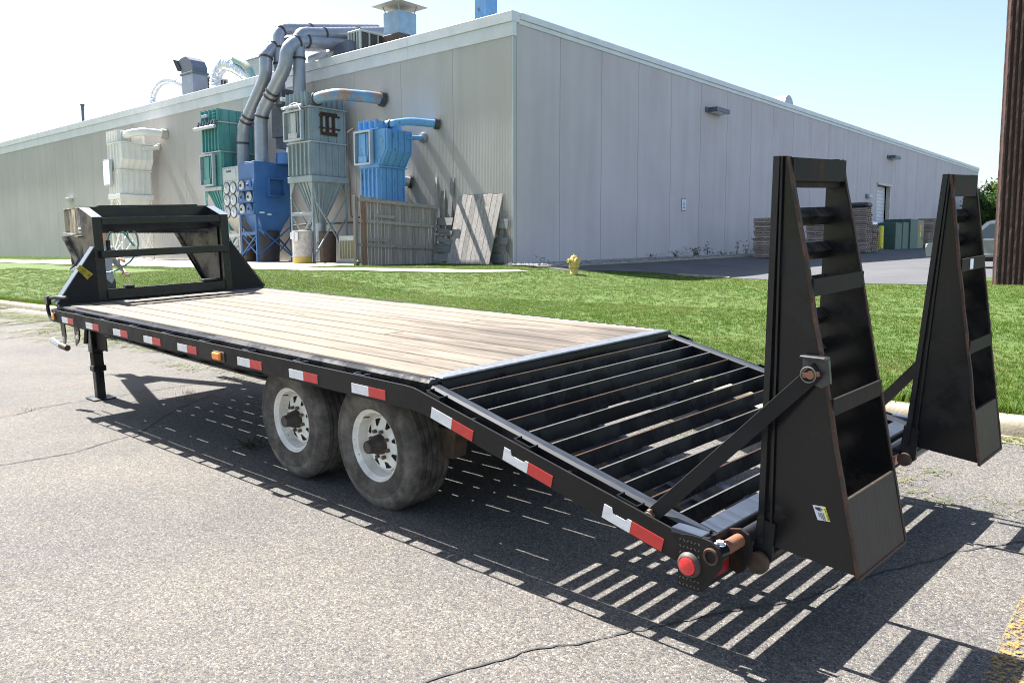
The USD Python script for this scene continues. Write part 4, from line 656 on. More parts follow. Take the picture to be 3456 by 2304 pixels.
for z, k in ((3.86, 0), (2.98, 0), (1.98, 0)): obj('rail', MB().bar(fp(-.1, .05, z), fp(FLn+.08, .05, z-.26*(z/4)), .14, .06, fn_.tolist()+[0]), 'fence_rail_wood', n, smooth=False)
obj('rail_patch', MB().bar(fp(.6, .07, 3.2), fp(1.5, .07, 3.14), .13, .04, fn_.tolist()+[0]), 'fence_rail_wood', n, smooth=False); obj('rail_patch', MB().bar(fp(.3, .07, 2.2), fp(1.2, .07, 2.15), .13, .04, fn_.tolist()+[0]), 'fence_rail_wood', n, smooth=False)
zg_ = gz(-5.2, 3.7); obj('post', MB().bbox(V(*(A_+fd*-.2), zg_-.1)-V(.08, .08, 0), V(*(A_+fd*-.2), 4.0)+V(.08, .08, 0), .01), 'fence_wood', n); obj('post', MB().bbox(V(*(A_+fd*.14+fn_*.1), zg_-.1)-V(.05, .05, 0), V(*(A_+fd*.14+fn_*.1), 3.72)+V(.05, .05, 0), .006), 'rust_pipe', n, label='rust brown steel post')
obj('end_board', MB().bar(fp(FLn-.12, .13, 1.2), fp(FLn-.02, .13, 3.35), .03, .17, fn_.tolist()+[0]), 'grey_board', n, smooth=False)
A2 = V(-5.4, -3.65); C2 = V(-7.6, -3.4)
for i in range(0):
    pass
# leaning board panel
n = thing('board_panel', 'wide panel of weathered grey boards leaning on the wall', 'panel', (-2.5, -.7, gz(-2.5, .7)), BF)
pb = [(-3.04, -.85, 1.17), (-.55, -.85, 1.15)]; pt = [(-3.07, -.08, 4.08), (-.45, -.08, 4.03)]
nb = 9
for i in range(nb):
    a, b = i/nb+.004, (i+1)/nb-.004; q0, q1 = V(*pb[0]), V(*pb[1]); r0, r1 = V(*pt[0]), V(*pt[1]); nn = V(0, -.02, .005)*(1+.2*rng.normal())
    B4 = [q0+(q1-q0)*a, q0+(q1-q0)*b, q0+(q1-q0)*b+V(0, .03, .01), q0+(q1-q0)*a+V(0, .03, .01)]; T4 = [r0+(r1-r0)*a, r0+(r1-r0)*b, r0+(r1-r0)*b+V(0, .03, .01), r0+(r1-r0)*a+V(0, .03, .01)]
    dz = rng.normal(0, .015); obj('board', MB().hexa([p+nn for p in B4], [p+nn+V(0, 0, dz) for p in T4]), 'grey_board', n, smooth=False)
obj('batten', MB().bar((-3.0, -.5, 2.2), (-.55, -.5, 2.25), .1, .03, (0, -1, .3)), 'grey_board', n); obj('batten', MB().bar((-3.0, -.2, 3.4), (-.5, -.2, 3.45), .1, .03, (0, -1, .3)), 'grey_board', n)
def lean(label, p, q_, w=.15, m_='grey_board', t=.03):
    single('loose_board', MB().bar(p, q_, w, t, (0, -1, .15)), m_, label, 'board', p, BF, smooth=False)
lean('long narrow board leaning left, tallest beside the fence', (-3.85, -.75, 1.2), (-4.43, -.06, 4.98), .14); lean('dark short board leaning beside the tall leaning board', (-3.62, -.7, 1.3), (-4.08, -.06, 4.33), .12, 'rail_board'); lean('pale short board with cut top leaning left of the board panel', (-3.5, -.68, 1.3), (-3.93, -.06, 4.36), .14); lean('upright tall board standing against the wall over the board panel', (-3.5, -.45, 1.2), (-3.41, -.06, 4.88), .24, 'rail_board')
for k, (z, dz, w, lb) in enumerate(((3.0, -.02, .34, 'dark board lying level at the top of the heap beside the fence'), (2.62, -.16, .26, 'board tilting down to the right in the heap beside the fence'), (2.3, -.22, .24, 'lowest tilted board in the heap beside the fence'), (1.85, -.0, .42, 'wide dark board near the ground in the heap beside the fence'), (1.42, .02, .36, 'wide dark board resting on the ground beside the fence'))):
    single('loose_board', MB().bar((-3.95, -.5-.05*k, z), (-2.95, -.55-.05*k, z+dz), .03, w, (0, .25, 1)), 'rail_board', lb, 'board', (-3.6, -.5, z), BF, smooth=False)
for k, (z, w, s_, lb) in enumerate(((2.84, .40, .0, 'short dark board fixed level behind the right edge of the board panel'), (2.12, .3, -.05, 'bent short board in the lower stack at the wall corner'), (1.78, .3, -.15, 'middle short board in the lower stack at the wall corner'), (1.40, .36, -.2, 'lowest short board at the wall corner'))):
    single('loose_board', MB().bar((-1.0, -.28, z), (s_, -.3, z-.04+.02*k), .03, w, (0, .12, 1)), 'rail_board', lb, 'board', (-.8, -.28, z), BF, smooth=False)
single('loose_board', MB().bar((-.5, -.3, 1.2), (-.36, -.2, 3.36), .2, .03, (0, -1, .1)), 'rail_board', 'upright dark board in the shade behind the right edge of the board panel', 'board', (-1, -.3, 1.2), BF, smooth=False)

# ------------------------------------------------------------------ hydrant
hb = V(-10.9, 20.75); hz = float(terr(*hb)); n = thing('fire_hydrant', 'yellow fire hydrant on the lawn in front of the wall corner', 'fire hydrant', (*hb, hz))
c = (*hb, hz); HS = 1.06; obj('barrel', MB().lathe([(.155, -.05), (.155, .05), (.145, .06), (.14, .24), (.15, .25)], c, (0, 0, 1), 20), 'hydrant_yellow', n); obj('flange', MB().lathe([(.14, .25), (.205, .255), (.205, .36), (.16, .37)], c, (0, 0, 1), 8), 'hydrant_yellow', n)
obj('bonnet', MB().lathe([(.165, .36), (.17, .5), (.15, .56), (.12, .66), (.07, .70), (0, .71)], c, (0, 0, 1), 10), 'hydrant_yellow', n); obj('operating_nut', MB().cyl(V(*c)+V(0, 0, .7), V(*c)+V(0, 0, .765), .03, 6), 'hydrant_yellow', n)
def noz(d, r, l, z):
    d = V(*d, 0); d /= np.linalg.norm(d); p = V(*c)+V(0, 0, z)
    o_ = obj('outlet', MB().lathe([(r*.75, .1), (r*.75, l-.08), (r, l-.08), (r, l-.005), (r*.85, l), (0, l)], p, d, 16), 'hydrant_yellow', n); obj('cap_nut', MB().cyl(p+d*(l-.002), p+d*(l+.04), .025, 6), 'hydrant_yellow', o_)
noz((.95, -.32), .115, .27, .5); noz((-.5, -.86), .085, .24, .5); noz((-.95, .3), .085, .22, .5)

# ------------------------------------------------------------------ shaded side: pallets, cabinets, bollard
def plane_z(t, s=3.): w = BF.w((s, t, 0)); return float(terr(w[0], w[1]))+.02
pal0 = None; PH = .135
def pallet(s, t, z, rz, label, group):
    global pal0
    if pal0 is None:
        pal0 = thing('pallet', label, 'pallet', (s, t, z), BF, group, rz=rz or 1e-4)
        for y in (-.45, 0, .45): obj('stringer', MB().box((-.6, y-.03, .018), (.6, y+.03, .105)), 'pallet_wood', pal0, smooth=False)
        for i in range(6): x = -.53+i*.212; obj('deck_board', MB().box((x-.065, -.5, .105), (x+.065, .5, .123)), 'pallet_wood', pal0, smooth=False)
        for x in (-.53, 0, .53): obj('bottom_board', MB().box((x-.06, -.5, 0), (x+.06, .5, .018)), 'pallet_wood', pal0, smooth=False)
    else: copy(pal0, 'pallet', (s, t, z), BF, rz, label, 'pallet', group)
def stack(s, t, n_, label, group, jit=.04, z0=None):
    z = plane_z(t, s) if z0 is None else z0
    for i in range(n_): pallet(s+rng.normal(0, jit), t+rng.normal(0, jit), z+i*PH, rng.normal(0, .04), label, group)
    return z+n_*PH
stack(3.05, 17.8, 16, 'weathered pallet in the nearest tall stack beside the ramp', 'pallets in the nearest stack by the shaded wall')
stack(3.3, 24.5, 15, 'pallet in the stack seen through the rungs of the ramp', 'pallets seen through the near ramp'); stack(2.9, 26.2, 14, 'dark pallet in the second stack seen through the ramp', 'pallets in the second stack behind the ramp')
stack(3.2, 32.2, 22, 'pallet in the tall plastic topped stack near the loading door', 'pallets in the tall wrapped stack'); stack(3.1, 33.9, 13, 'pallet in the lower stack in front of the loading door', 'pallets in the lower wrapped stack')
stack(2.6, 49.2, 9, 'dark pallet in the low stack behind the green cabinets', 'pallets in the low stack past the cabinets'); stack(2.6, 50.6, 18, 'dark pallet in the taller stack past the green cabinets', 'pallets in the taller stack past the cabinets')
zt_ = plane_z(32.2, 3.2)+22*PH; single('plastic_sheet', MB().tm(trimesh.Trimesh(*[np.array(a) for a in MB().bbox((2.6, 31.65, zt_), (3.8, 32.75, zt_+.35), .12).mesh()])), 'drum_black', 'dark plastic sheet over the top of the tall pallet stack', 'sheet', (3.2, 32.9, zt_), BF)
zt_ = plane_z(33.9, 3.1)+13*PH; single('plastic_sheet', MB().bbox((2.55, 33.4, zt_), (3.65, 34.4, zt_+.3), .1), 'foil', 'crumpled clear plastic on the lower pallet stack by the man', 'sheet', (3.1, 34.5, zt_), BF)
n = thing('transformer_cabinet', 'stepped dark green transformer cabinets on the verge', 'utility cabinet', (2., 44, wz(44)), BF); z = 1.95
obj('low_cabinet', MB().bbox((1.2, 41.0, z), (2.9, 42.6, 3.98), .03), 'cabinet_green', n); obj('middle_cabinet', MB().bbox((1.2, 42.62, z), (2.95, 44.2, 4.07), .03), 'cabinet_green', n); k_ = obj('tall_cabinet', MB().bbox((1.0, 44.22, z-.03), (3.05, 46.3, 4.36), .03), 'cabinet_green', n)
obj('end_cabinet', MB().bbox((1.1, 46.32, z-.03), (3.0, 48.1, 4.34), .03), 'cabinet_olive', n); obj('warning_mark', MB().box((3.002, 46.9, 3.5), (3.008, 47.35, 3.95)), 'orange_mark', n); obj('lettering', MB().box((3.002, 47.02, 3.0), (3.008, 47.18, 3.4)), 'label_yellow', n); obj('handle', MB().bbox((3.0, 47.6, 2.8), (3.05, 47.75, 3.0), .01), 'dark_grey', n)
n = thing('bollard', 'yellow steel bollard by the loading door', 'bollard', (2., 40.45, 2.05), BF); obj('post', MB().lathe([(.2, 0), (.2, 1.62), (.16, 1.7), (0, 1.73)], (2, 40.45, 2.02), (0, 0, 1), 14), 'bollard_yellow', n)

# weeds by the wall
def weed(s, t, h, nl, label, seed, spread=.25):
    r = np.random.default_rng(seed); z = float(wz(t)); n = thing('weed', label, 'weed', (s, t, z), BF); mb, ms = MB(), MB()
    for i in range(max(3, nl//8)):
        e = V(s+r.normal(0, spread*.5), t+r.normal(0, spread*.5), z+h*(.6+.4*r.random())); ms.tube([(s+r.normal(0, .04), t+r.normal(0, .04), z-.02), (V(s, t, z)+e)/2, e], .008, 4, False)
    for i in range(nl):
        k = r.random()**.7; c = V(s+r.normal(0, spread*(.4+.6*k)), t+r.normal(0, spread*(.4+.6*k)), z+h*k); a = r.random()*2*pi; l = .06+.07*r.random(); d = V(math.cos(a), math.sin(a), r.normal(0, .5))*l; w = V(-math.sin(a), math.cos(a), r.normal(0, .3))*l*.4
        mb.add([c-w*.3, c+d*.5-w, c+d, c+d*.5+w], [(0, 1, 2, 3)])
    obj('stem', ms, 'weed_leaf', n); obj('leaves', mb, 'weed_leaf', n, smooth=False)
for i, (t, h, nl, lb, sp) in enumerate(((12.0, .35, 60, 'small leafy weed left of the pair on the gravel below the sign', .22), (14.2, .55, 110, 'bushiest weed on the gravel below the sign', .32), (15.4, .8, 30, 'tall thin weed on the gravel beyond the bushy weed', .12), (19.0, .95, 36, 'tall thin weed under the long black wall light', .16), (20.2, .65, 45, 'weed between the tall thin weed and the pallets', .2), (17.2, .3, 60, 'low spreading weed on the gravel under the wall light', .4), (21.8, .4, 80, 'low weed clump next to the nearest pallet stack', .4), (9.7, .22, 30, 'tiny weed on the gravel left of the sign', .2), (22.3, 1.0, 80, 'dark upright weed against the nearest pallet stack', .18), (1.0, .3, 24, 'weed at the foot of the wall corner', .25))):
    weed(.7, t, h, nl, lb, 50+i, sp)
# gravel stones
def instancer(name, protos, mats_, pos, quat, sc, ids, kind='stuff', label=None, cat=None):
    pi_ = UsdGeom.PointInstancer.Define(stage, '/World/'+name); tg = []
    for i, (mb, mm) in enumerate(zip(protos, mats_)):
        p = f'/World/{name}/prototypes/{"shape" if i == 0 else f"shape_{i:03d}"}'; usdkit.mesh(stage, p, mb.mesh(), MATS[mm], smooth=False); tg.append(p)
    UsdGeom.Scope.Get(stage, f'/World/{name}/prototypes')
    pi_.CreatePrototypesRel().SetTargets(tg); pi_.CreatePositionsAttr(Vt.Vec3fArray.FromNumpy(pos.astype(np.float32))); pi_.CreateProtoIndicesAttr(Vt.IntArray.FromNumpy(ids.astype(np.int32)))
    q = np.asarray(quat, np.float32); pi_.CreateOrientationsAttr(Vt.QuathArray([Gf.Quath(float(a[0]), float(a[1]), float(a[2]), float(a[3])) for a in q])); pi_.CreateScalesAttr(Vt.Vec3fArray.FromNumpy(sc.astype(np.float32)))
    tagp(pi_.GetPrim(), label, cat, kind=kind)
def zquat(a): return np.stack([np.cos(a/2), 0*a, 0*a, np.sin(a/2)], -1)
r = np.random.default_rng(3); N = 5200; tt = r.random(N)**1.5*33-.6; ss = r.random(N)*1.85+.02
P_ = np.array([BF.w((a, b, 0)) for a, b in zip(ss, tt)]); zk = np.array([float(terr(*BF.w((1.93, b, 0))[:2])) for b in tt])+.10; P_[:, 2] = wz(tt)*(1-ss/1.95)+zk*ss/1.95+.01
st = []
for i in range(3):
    t = trimesh.creation.icosphere(1); v = t.vertices*V(1, .8, .6)*(.75+.5*meshkit.noise(t.vertices*1.7+i*9)[:, None]); st.append(MB().add(v, t.faces))
s_ = .03+.05*r.random(N)**2; qd = r.normal(size=(N, 4)); qd /= np.linalg.norm(qd, axis=1)[:, None]
instancer('gravel', st, ['stone']*3, P_, qd, np.repeat(s_[:, None], 3, 1), r.integers(0, 3, N), label='loose grey stones along the foot of the shaded wall', cat='gravel')

# ------------------------------------------------------------------ brown ribbed pier, pickup, trees
cb = V(2.0, 24.13); n = thing('brown_pier', 'tall brown ribbed concrete pier standing on the lawn', 'pier', (cb[0]+1.5, cb[1]+1.5, .55)); zb = .4
def ribface(p, q_, nrm, k, d=.075):
    p, q_ = V(*p), V(*q_); mb = MB(); e = q_-p; nrm = V(*nrm); zz_ = np.linspace(0, 11, 90); prof = []
    for i in range(k):
        for f_, o in ((0, 0), (.2, d*.35), (.32, d), (.68, d), (.8, d*.35)): prof.append(((i+f_)/k, o))
    prof.append((1, 0)); rr = np.random.default_rng(int(abs(p[0]*100)+k)); rows = []
    for z in zz_: rows.append(np.array([V(*(p+e*a+nrm*(o+rr.normal(0, .0035)*(o > .02))), zb+z) for a, o in prof]))
    return strip(rows)
nr = 23; obj('front_ribs', ribface(cb, cb+V(3.2, 0), (0, -1), nr), 'brown_concrete', n, smooth=False); obj('side_ribs', ribface(cb+V(0, 3.2), cb, (-1, 0), nr), 'brown_concrete', n, smooth=False)
obj('core', MB().box((cb[0]+.005, cb[1]+.005, .3), (cb[0]+3.2, cb[1]+3.2, zb+11)), 'brown_concrete', n, smooth=False)

def pickup(cx, cyy, z, rz):
    n = thing('pickup_truck', 'silver grey pickup truck parked beyond the brown pier', 'pickup truck', (cx, cyy, z), rz=rz, local=True)   # local: front towards -x
    side = [(-2.9, .45), (-2.95, .75), (-2.85, 1.02), (-1.4, 1.12), (-.75, 1.80), (-.55, 1.86), (1.0, 1.86), (1.18, 1.80), (1.3, 1.15), (2.9, 1.12), (2.95, .6), (2.85, .45), (2.35, .45)]+[(1.92+.43*math.cos(a), .42+.43*math.sin(a)) for a in np.linspace(.1, pi-.1, 9)]+[(1.45, .42), (-1.45, .42)]+[(-1.92+.43*math.cos(a), .42+.43*math.sin(a)) for a in np.linspace(.1, pi-.1, 9)]+[(-2.38, .45)]
    t = trimesh.creation.extrude_polygon(Polygon(side), 1.0, engine='earcut'); v = np.array(t.vertices); yy = (v[:, 2]-.5)*1.9; w = np.where(v[:, 1] > 1.15, 1-.20*(v[:, 1]-1.15), 1); v = np.column_stack([v[:, 0], yy*w, v[:, 1]])
    obj('body', MB().add(v, np.array(t.faces)[:, ::-1]), 'truck_paint', n, smooth=25)
    for sy in (-1, 1):
        for q_ in ([(-1.18, 1.17), (-.62, 1.72), (-.12, 1.74), (-.12, 1.17)], [(.02, 1.17), (.02, 1.74), (1.0, 1.74), (1.08, 1.17)]):
            w0, w1 = .952*1, .95*(1-.2*.58); mb = MB(); P = [(x, sy*(w0 if zz < 1.3 else w1), zz) for x, zz in q_]; mb.add(P+[V(*p)+V(0, sy*.008, 0) for p in P], [(4, 5, 6, 7)] if sy < 0 else [(7, 6, 5, 4)]); obj('window', mb, 'truck_glass', n, smooth=False)
        obj('door_seam', MB().box((-.055, sy*.951, .5), (-.035, sy*.956, 1.15)), 'truck_black', n); obj('side_trim', MB().bbox((-1.4, sy*.951, 1.08), (1.2, sy*.962, 1.13), .004).bbox((-1.4, sy*.951, .5), (1.4, sy*.96, .56), .004), 'truck_trim', n)
        obj('mirror', MB().bbox((-1.05, sy*.96, 1.15), (-.9, sy*1.18, 1.34), .03), 'truck_trim', n); obj('door_handle', MB().bbox((-.32, sy*.952, .98), (-.14, sy*.975, 1.02), .006), 'truck_black', n)
    for x in (-1.92, 1.92):
        for sy in (-1, 1):
            wl = obj('wheel', MB().lathe([(.25, -.12), (.37, -.12), (.40, -.08), (.40, .08), (.37, .12), (.25, .12)], (x, sy*.82, .40), (0, sy, 0), 24, True), 'tyre_tread', n); obj('rim', MB().lathe([(.25, .11), (.23, .04), (.1, .06), (0, .08)], (x, sy*.82, .40), (0, sy, 0), 20), 'truck_trim', wl)
    obj('windscreen', MB().add([(-1.36, -.82, 1.16), (-1.36, .82, 1.16), (-.80, .74, 1.74), (-.80, -.74, 1.74)], [(0, 1, 2, 3), (3, 2, 1, 0)]), 'truck_glass', n); obj('underside', MB().box((-2.6, -.75, .25), (2.6, .75, .44)), 'truck_black', n)
    obj('headlight', MB().bbox((-2.97, -.85, .78), (-2.85, -.55, .98), .02).bbox((-2.97, .55, .78), (-2.85, .85, .98), .02), 'label_white', n)
tb = V(-.15, 34.9); pickup(tb[0], tb[1], float(terr(*tb))+.02, .0)
def tree(label, x, y, h, cr, seed, nl=5200):
    r = np.random.default_rng(seed); z = float(terr(x, y)); n = thing('tree', label, 'tree', (x, y, z)); mb = MB().tube([(x, y, z-.1), (x+.1, y, z+h*.25), (x-.05, y+.1, z+h*.5), (x, y, z+h*.85)], [.24, .18, .12, .03], 9); tips = []
    for i in range(26):
        k = .22+.7*i/26; a = r.random()*2*pi; l = cr*(1.1-.75*abs(k-.45))*(.7+.4*r.random()); p = V(x, y, z+h*k); e = p+V(math.cos(a)*l, math.sin(a)*l, l*(.2+.4*r.random())); mb.tube([p, (p+e)/2+V(0, 0, -.1), e], [.06, .04, .012], 5, False); tips += [e, (p+e)/2+r.normal(0, .2, 3), p*.3+e*.7+r.normal(0, .3, 3)]
    obj('trunk', mb, 'bark', n); cl = MB(); tips = np.array(tips); k = r.integers(0, len(tips), nl); c = tips[k]+r.normal(0, 1, (nl, 3))*V(.55, .55, .42)*(cr/3.2); d = r.normal(size=(nl, 3)); d /= np.linalg.norm(d, axis=1)[:, None]; w = np.cross(d, r.normal(size=(nl, 3))); w /= np.linalg.norm(w, axis=1)[:, None]; l = (.13+.1*r.random(nl))[:, None]
    v = np.stack([c, c+d*l+w*l*.45, c+d*2*l, c+d*l-w*l*.45], 1).reshape(-1, 3); f = np.arange(nl*4).reshape(-1, 4); cl.add(v, f); obj('crown', cl, 'tree_leaf', n, smooth=False)
tree('round green tree seen between the warehouse end and the brown pier', -23.5, 104, 6.0, 2.9, 11, 9000); tree('green tree partly hidden by the brown pier', -18.5, 100, 6.2, 2.9, 12, 8000)
tree('lower dark tree behind the pickup truck', -16.0, 92, 4.4, 2.4, 13, 5000)

# ------------------------------------------------------------------ the trailer (trailer frame: x back, y away, z up)
W, L, D, th, zr, zd, PS, X0 = 2.287, 5.537, 1.604, .2216, .889, .919, .6182, .016
ex, ez = V(math.cos(th), 0, -math.sin(th)), V(math.sin(th), 0, math.cos(th))
SL = lambda d, y, o=0.: V(L, y, zr)+ex*d+ez*o     # a point on the dovetail: d down the slope, o above it
TR = thing('gooseneck_trailer', 'black gooseneck flatbed trailer with wood deck and raised rear ramps', 'trailer', (4.0, W/2, 0), TF)
def t_(name, mb, m_, parent=None, smooth=30, label=None, kind=None): return obj(name, mb, m_, parent or TR, smooth, label, kind)
# rub rails
bend = [(L-.12, 0), (L-.05, -.003), (L+.0, -.012), (L+.06, -.026)]
def railpoly(h):
    top = [(.03, zr)]+[(x, zr+z) for x, z in bend]+[(SL(D, 0)[0], SL(D, 0)[2])]
    bot = [(SL(D-.03, 0, -h)[0], SL(D-.03, 0, -h)[2]), (L+.03, zr-h-.01), (L-.06, zr-h-.002), (.03, zr-h)]
    return top+bot
for y, sgn in ((0, 1), (W, -1)):
    mb = MB().prism(railpoly(.117), (0, y-.005, 0), (1, 0, 0), (0, 0, 1), (0, .010, 0)); mb.bar((.03, y, zr-.058), (-.03, y+sgn*.055, zr-.058), .01, .117); t_('rub_rail', mb, 'black_side', smooth=20)
    # side channels, deck and dovetail
    c0, c1 = sorted((y+sgn*.058, y+sgn*.124)); t_('side_channel', MB().bbox((-.02, c0, zd-.16), (L+.02, c1, zd), .016), 'black_paint')
    mb = MB(); q = [SL(-.02, c0, -.15), SL(-.02, c1, -.15), SL(D+.02, c1, -.15), SL(D+.02, c0, -.15)]; p = [SL(-.02, c0, .008), SL(-.02, c1, .008), SL(D+.02, c1, .008), SL(D+.02, c0, .008)]
    t_('dovetail_channel', MB().hexa([SL(d, yy, -.15) for d, yy in ((.02, c0), (D+.03, c0), (D+.03, c1), (.02, c1))], [SL(d, yy, -.002) for d, yy in ((.02, c0), (D+.03, c0), (D+.03, c1), (.02, c1))]), 'black_paint', smooth=False)
    t_('dovetail_channel_cap', MB().hexa([SL(d, yy, -.002) for d, yy in ((.02, c0), (D+.03, c0), (D+.03, c1), (.02, c1))], [SL(d, yy, .010) for d, yy in ((.02, c0+.012), (D+.03, c0+.012), (D+.03, c1-.012), (.02, c1-.012))]), 'cap_black', smooth=False)
    for k in range(9):     # stake pockets and pipe spools
        x = X0+k*PS; a, b = sorted((y+sgn*.006, y+sgn*.057)); mb = MB().box((x, a, zr-.09), (x+.006, b, zr+.004)).box((x+.085, a, zr-.09), (x+.091, b, zr+.004)); o = y+sgn*.010; mb.box((x+.006, min(o, y+sgn*.005), zr-.09), (x+.085, max(o, y+sgn*.005), zr+.004)); t_('stake_pocket', mb, 'blue_gloss', smooth=False)
        if k < 9: t_('pipe_spool', MB().cyl((x+PS*.5+.03, y, zr-.035), (x+PS*.5+.03, y+sgn*.058, zr-.035), .017, 12), 'black_paint')
    for d in (.05, .665, 1.255):
        mb = MB()
        for dd in (0, .1): mb.bar(SL(d+dd, y+sgn*.006, -.04), SL(d+dd, y+sgn*.057, -.04), .006, .094, ez)
        mb.bar(SL(d, y+sgn*.0085, -.0405), SL(d+.1, y+sgn*.0085, -.0405), .005, .094, ez)
        t_('stake_pocket', mb, 'black_paint', smooth=False)
    for d in (.36, .97): t_('pipe_spool', MB().cyl(SL(d, y, -.045), SL(d, y+sgn*.058, -.045), .018, 12), 'black_paint')
    # conspicuity tape
    of = y-sgn*.0065
    for a, b, c in ((.315, .47, .618), (.933, 1.091, 1.234), (1.559, 1.715, 1.861), (2.178, 2.339, 2.487), (2.779, 2.938, 3.086), (3.676, 3.842, 3.989), (4.315, 4.473, 4.624), (4.961, 5.116, 5.264)):
        for p, q, m_ in ((a, b-.001, 'tape_white'), (b+.001, c, 'tape_red')): t_('tape_'+m_[5:], MB().box((p, of-.0012, zr-.103), (q, of+.0012, zr-.05)), m_, smooth=False)
    for a, b, c in ((.116, .27, .42), (.627, .782, .928), (1.212, 1.355, 1.51)):
        nt = [(a, -.112), (b-.001, -.112), (b-.001, -.058), (b-.02, -.058), (b-.03, -.07), (a+.05, -.07), (a+.04, -.05), (a, -.05)] if a > .5 else [(a, -.112), (b-.001, -.112), (b-.001, -.056), (a, -.056)]
        P3 = lambda pts: [SL(d, of-.0012, o) for d, o in pts]
        mb = MB().prism([(d, o) for d, o in nt], SL(0, of-.0012), ex, ez, (0, .0024, 0)); t_('tape_white', mb, 'tape_white', smooth=False); t_('tape_red', MB().prism([(b+.001, -.112), (c, -.112), (c, -.058), (b+.001, -.058)], SL(0, of-.0012), ex, ez, (0, .0024, 0)), 'tape_red', smooth=False)
# marker lamps on the near rail
l_ = t_('marker_light', MB().lathe([(.034, -.012), (.03, -.018), (0, -.026)], (.105, -.005, zr-.062), (0, 1, 0), 18), 'amber_lens'); t_('grommet', MB().lathe([(.03, -.004), (.042, -.006), (.042, .0)], (.105, -.005, zr-.062), (0, 1, 0), 18), 'hub_black', l_)
l_ = t_('marker_light', MB().bbox((3.36, -.032, zr-.10), (3.465, -.006, zr-.047), .008), 'amber_lens'); t_('lamp_body', MB().bbox((3.35, -.012, zr-.108), (3.505, -.0055, zr-.04), .003), 'hub_black', l_)
# wood deck
nP = 11; y0, y1 = .128, W-.128; pw = (y1-y0)/nP
for i in range(nP):
    a, b = y0+i*pw+(.0035 if i else 0), y0+(i+1)*pw-(.0035 if i < nP-1 else 0); dz = rng.normal(0, .0012)
    cuts = [(.07, L-.07)] if i % 4 else [(.07, 1.05 if i == 0 else 4.1), (1.056 if i == 0 else 4.106, L-.07)]
    for p, q in cuts: t_('deck_plank', MB().bbox((p, a, zd-.04+dz), (q, b, zd+.001+dz), .005), 'plank')
# frame under the deck
for x in np.arange(.22, L-.1, .3091): t_('cross_member', MB().box((x-.022, .13, zd-.045), (x+.022, W-.13, zd-.041)).box((x-.003, .13, zd-.115), (x+.003, W-.13, zd-.045)).box((x-.022, .13, zd-.119), (x+.022, W-.13, zd-.115)), 'black_paint', smooth=False)
for y in (.50, W-.50):
    bot = [(-.9, .60), (-.3, .59), (1.6, .555), (L+.1, .535), (L+1.35, .36)]; top = [(L+1.35, .42), (L+.1, .76), (L-.1, zd-.125), (-.9, zd-.125)]
    mb = MB().prism(bot+top, (0, y-.004, 0), (1, 0, 0), (0, 0, 1), (0, .008, 0))
    for (a, az), (b, bz) in list(zip(bot, bot[1:]))+list(zip(top, top[1:])): mb.bar((a, y, az), (b, y, bz), .11, .012)
    t_('main_beam', mb, 'black_paint', smooth=False)
for y, s_ in ((0, 1), (W, -1)):
    for x in np.arange(.75, L-.3, PS): t_('outrigger', MB().prism([(.06, zr-.03), (.45, zr-.03), (.45, .60), (.40, .60), (.06, .775)], (x-.004, y, 0), (0, s_, 0), (0, 0, 1), (.008, 0, 0)).bar((x, y+s_*.06, .772), (x, y+s_*.44, .60), .05, .006), 'black_paint', smooth=False)
# front header and deck-end header
t_('front_header', MB().bbox((-.03, .06, zd-.17), (.065, W-.06, zd+.012), .008), 'black_paint'); t_('rear_header', MB().bbox((L-.02, .127, zd-.17), (L+.035, W-.127, zd-.004), .006), 'black_paint'); t_('deck_end_strip', MB().bbox((L-.068, .125, zd-.003), (L+.036, W-.125, zd+.008), .003), 'steel_worn')
# bulkhead: posts, gussets, rails
PZ = 1.745
for y, s_ in ((0, 1), (W, -1)):
    a, b = sorted((y+s_*.436, y+s_*.523)); t_('post', MB().hexa([(.05, a, zd), (.05, b, zd), (-.27, b, zd), (-.27, a, zd)], [(.05, a, PZ), (.05, b, PZ), (-.27, b, PZ+.095), (-.27, a, PZ+.095)]), 'black_paint', smooth=False)
    t_('tread_plate', MB().hexa([(.056, a-.004, PZ+.002), (.056, b+.006, PZ+.002), (-.27, b+.006, PZ+.099), (-.27, a-.004, PZ+.099)], [(.056, a-.004, PZ+.007), (.056, b+.006, PZ+.007), (-.27, b+.006, PZ+.104), (-.27, a-.004, PZ+.104)]), 'tread_steel', smooth=False)
    t_('gusset', MB().prism([(.05, zd+.012), (.434, zd+.012), (.434, 1.455)], (.04, y, 0), (0, s_, 0), (0, 0, 1), (.012, 0, 0)), 'black_side', smooth=False)
    nn = V(0, s_*-.79, .61); t_('gusset_flange', MB().bar(V(.005, y+s_*.045, zd+.015)+nn*.004, V(.005, y+s_*.434, 1.46)+nn*.004, .10, .008, nn), 'tread_steel' if s_ > 0 else 'black_paint', smooth=False)
    # riser gusset in the plane of the neck
    yy = y+s_*.53; t_('neck_gusset', MB().prism([(-.02, zd+.02), (-.30, zd+.04), (-1.02, 1.55), (-.28, 1.62), (-.02, 1.62)], (0, yy, 0), (1, 0, 0), (0, 0, 1), (0, s_*.01, 0)), 'black_paint', smooth=False)
    t_('neck_gusset_flange', MB().bar((-.30, yy, zd+.03), (-1.02, yy, 1.545), .09, .01), 'black_paint', smooth=False)
t_('cross_rail', MB().bbox((-.03, .523, 1.668), (.048, W-.523, PZ), .008), 'black_paint'); t_('cross_rail', MB().bbox((.051, .478, 1.35), (.115, W-.478, 1.422), .006), 'black_paint'); t_('cross_rail', MB().bbox((-.26, .52, 1.60), (-.20, W-.52, 1.665), .008), 'black_paint')
t_('bottom_rail', MB().bbox((.0, .50, zd+.013), (.05, W-.50, 1.036), .006), 'black_paint')
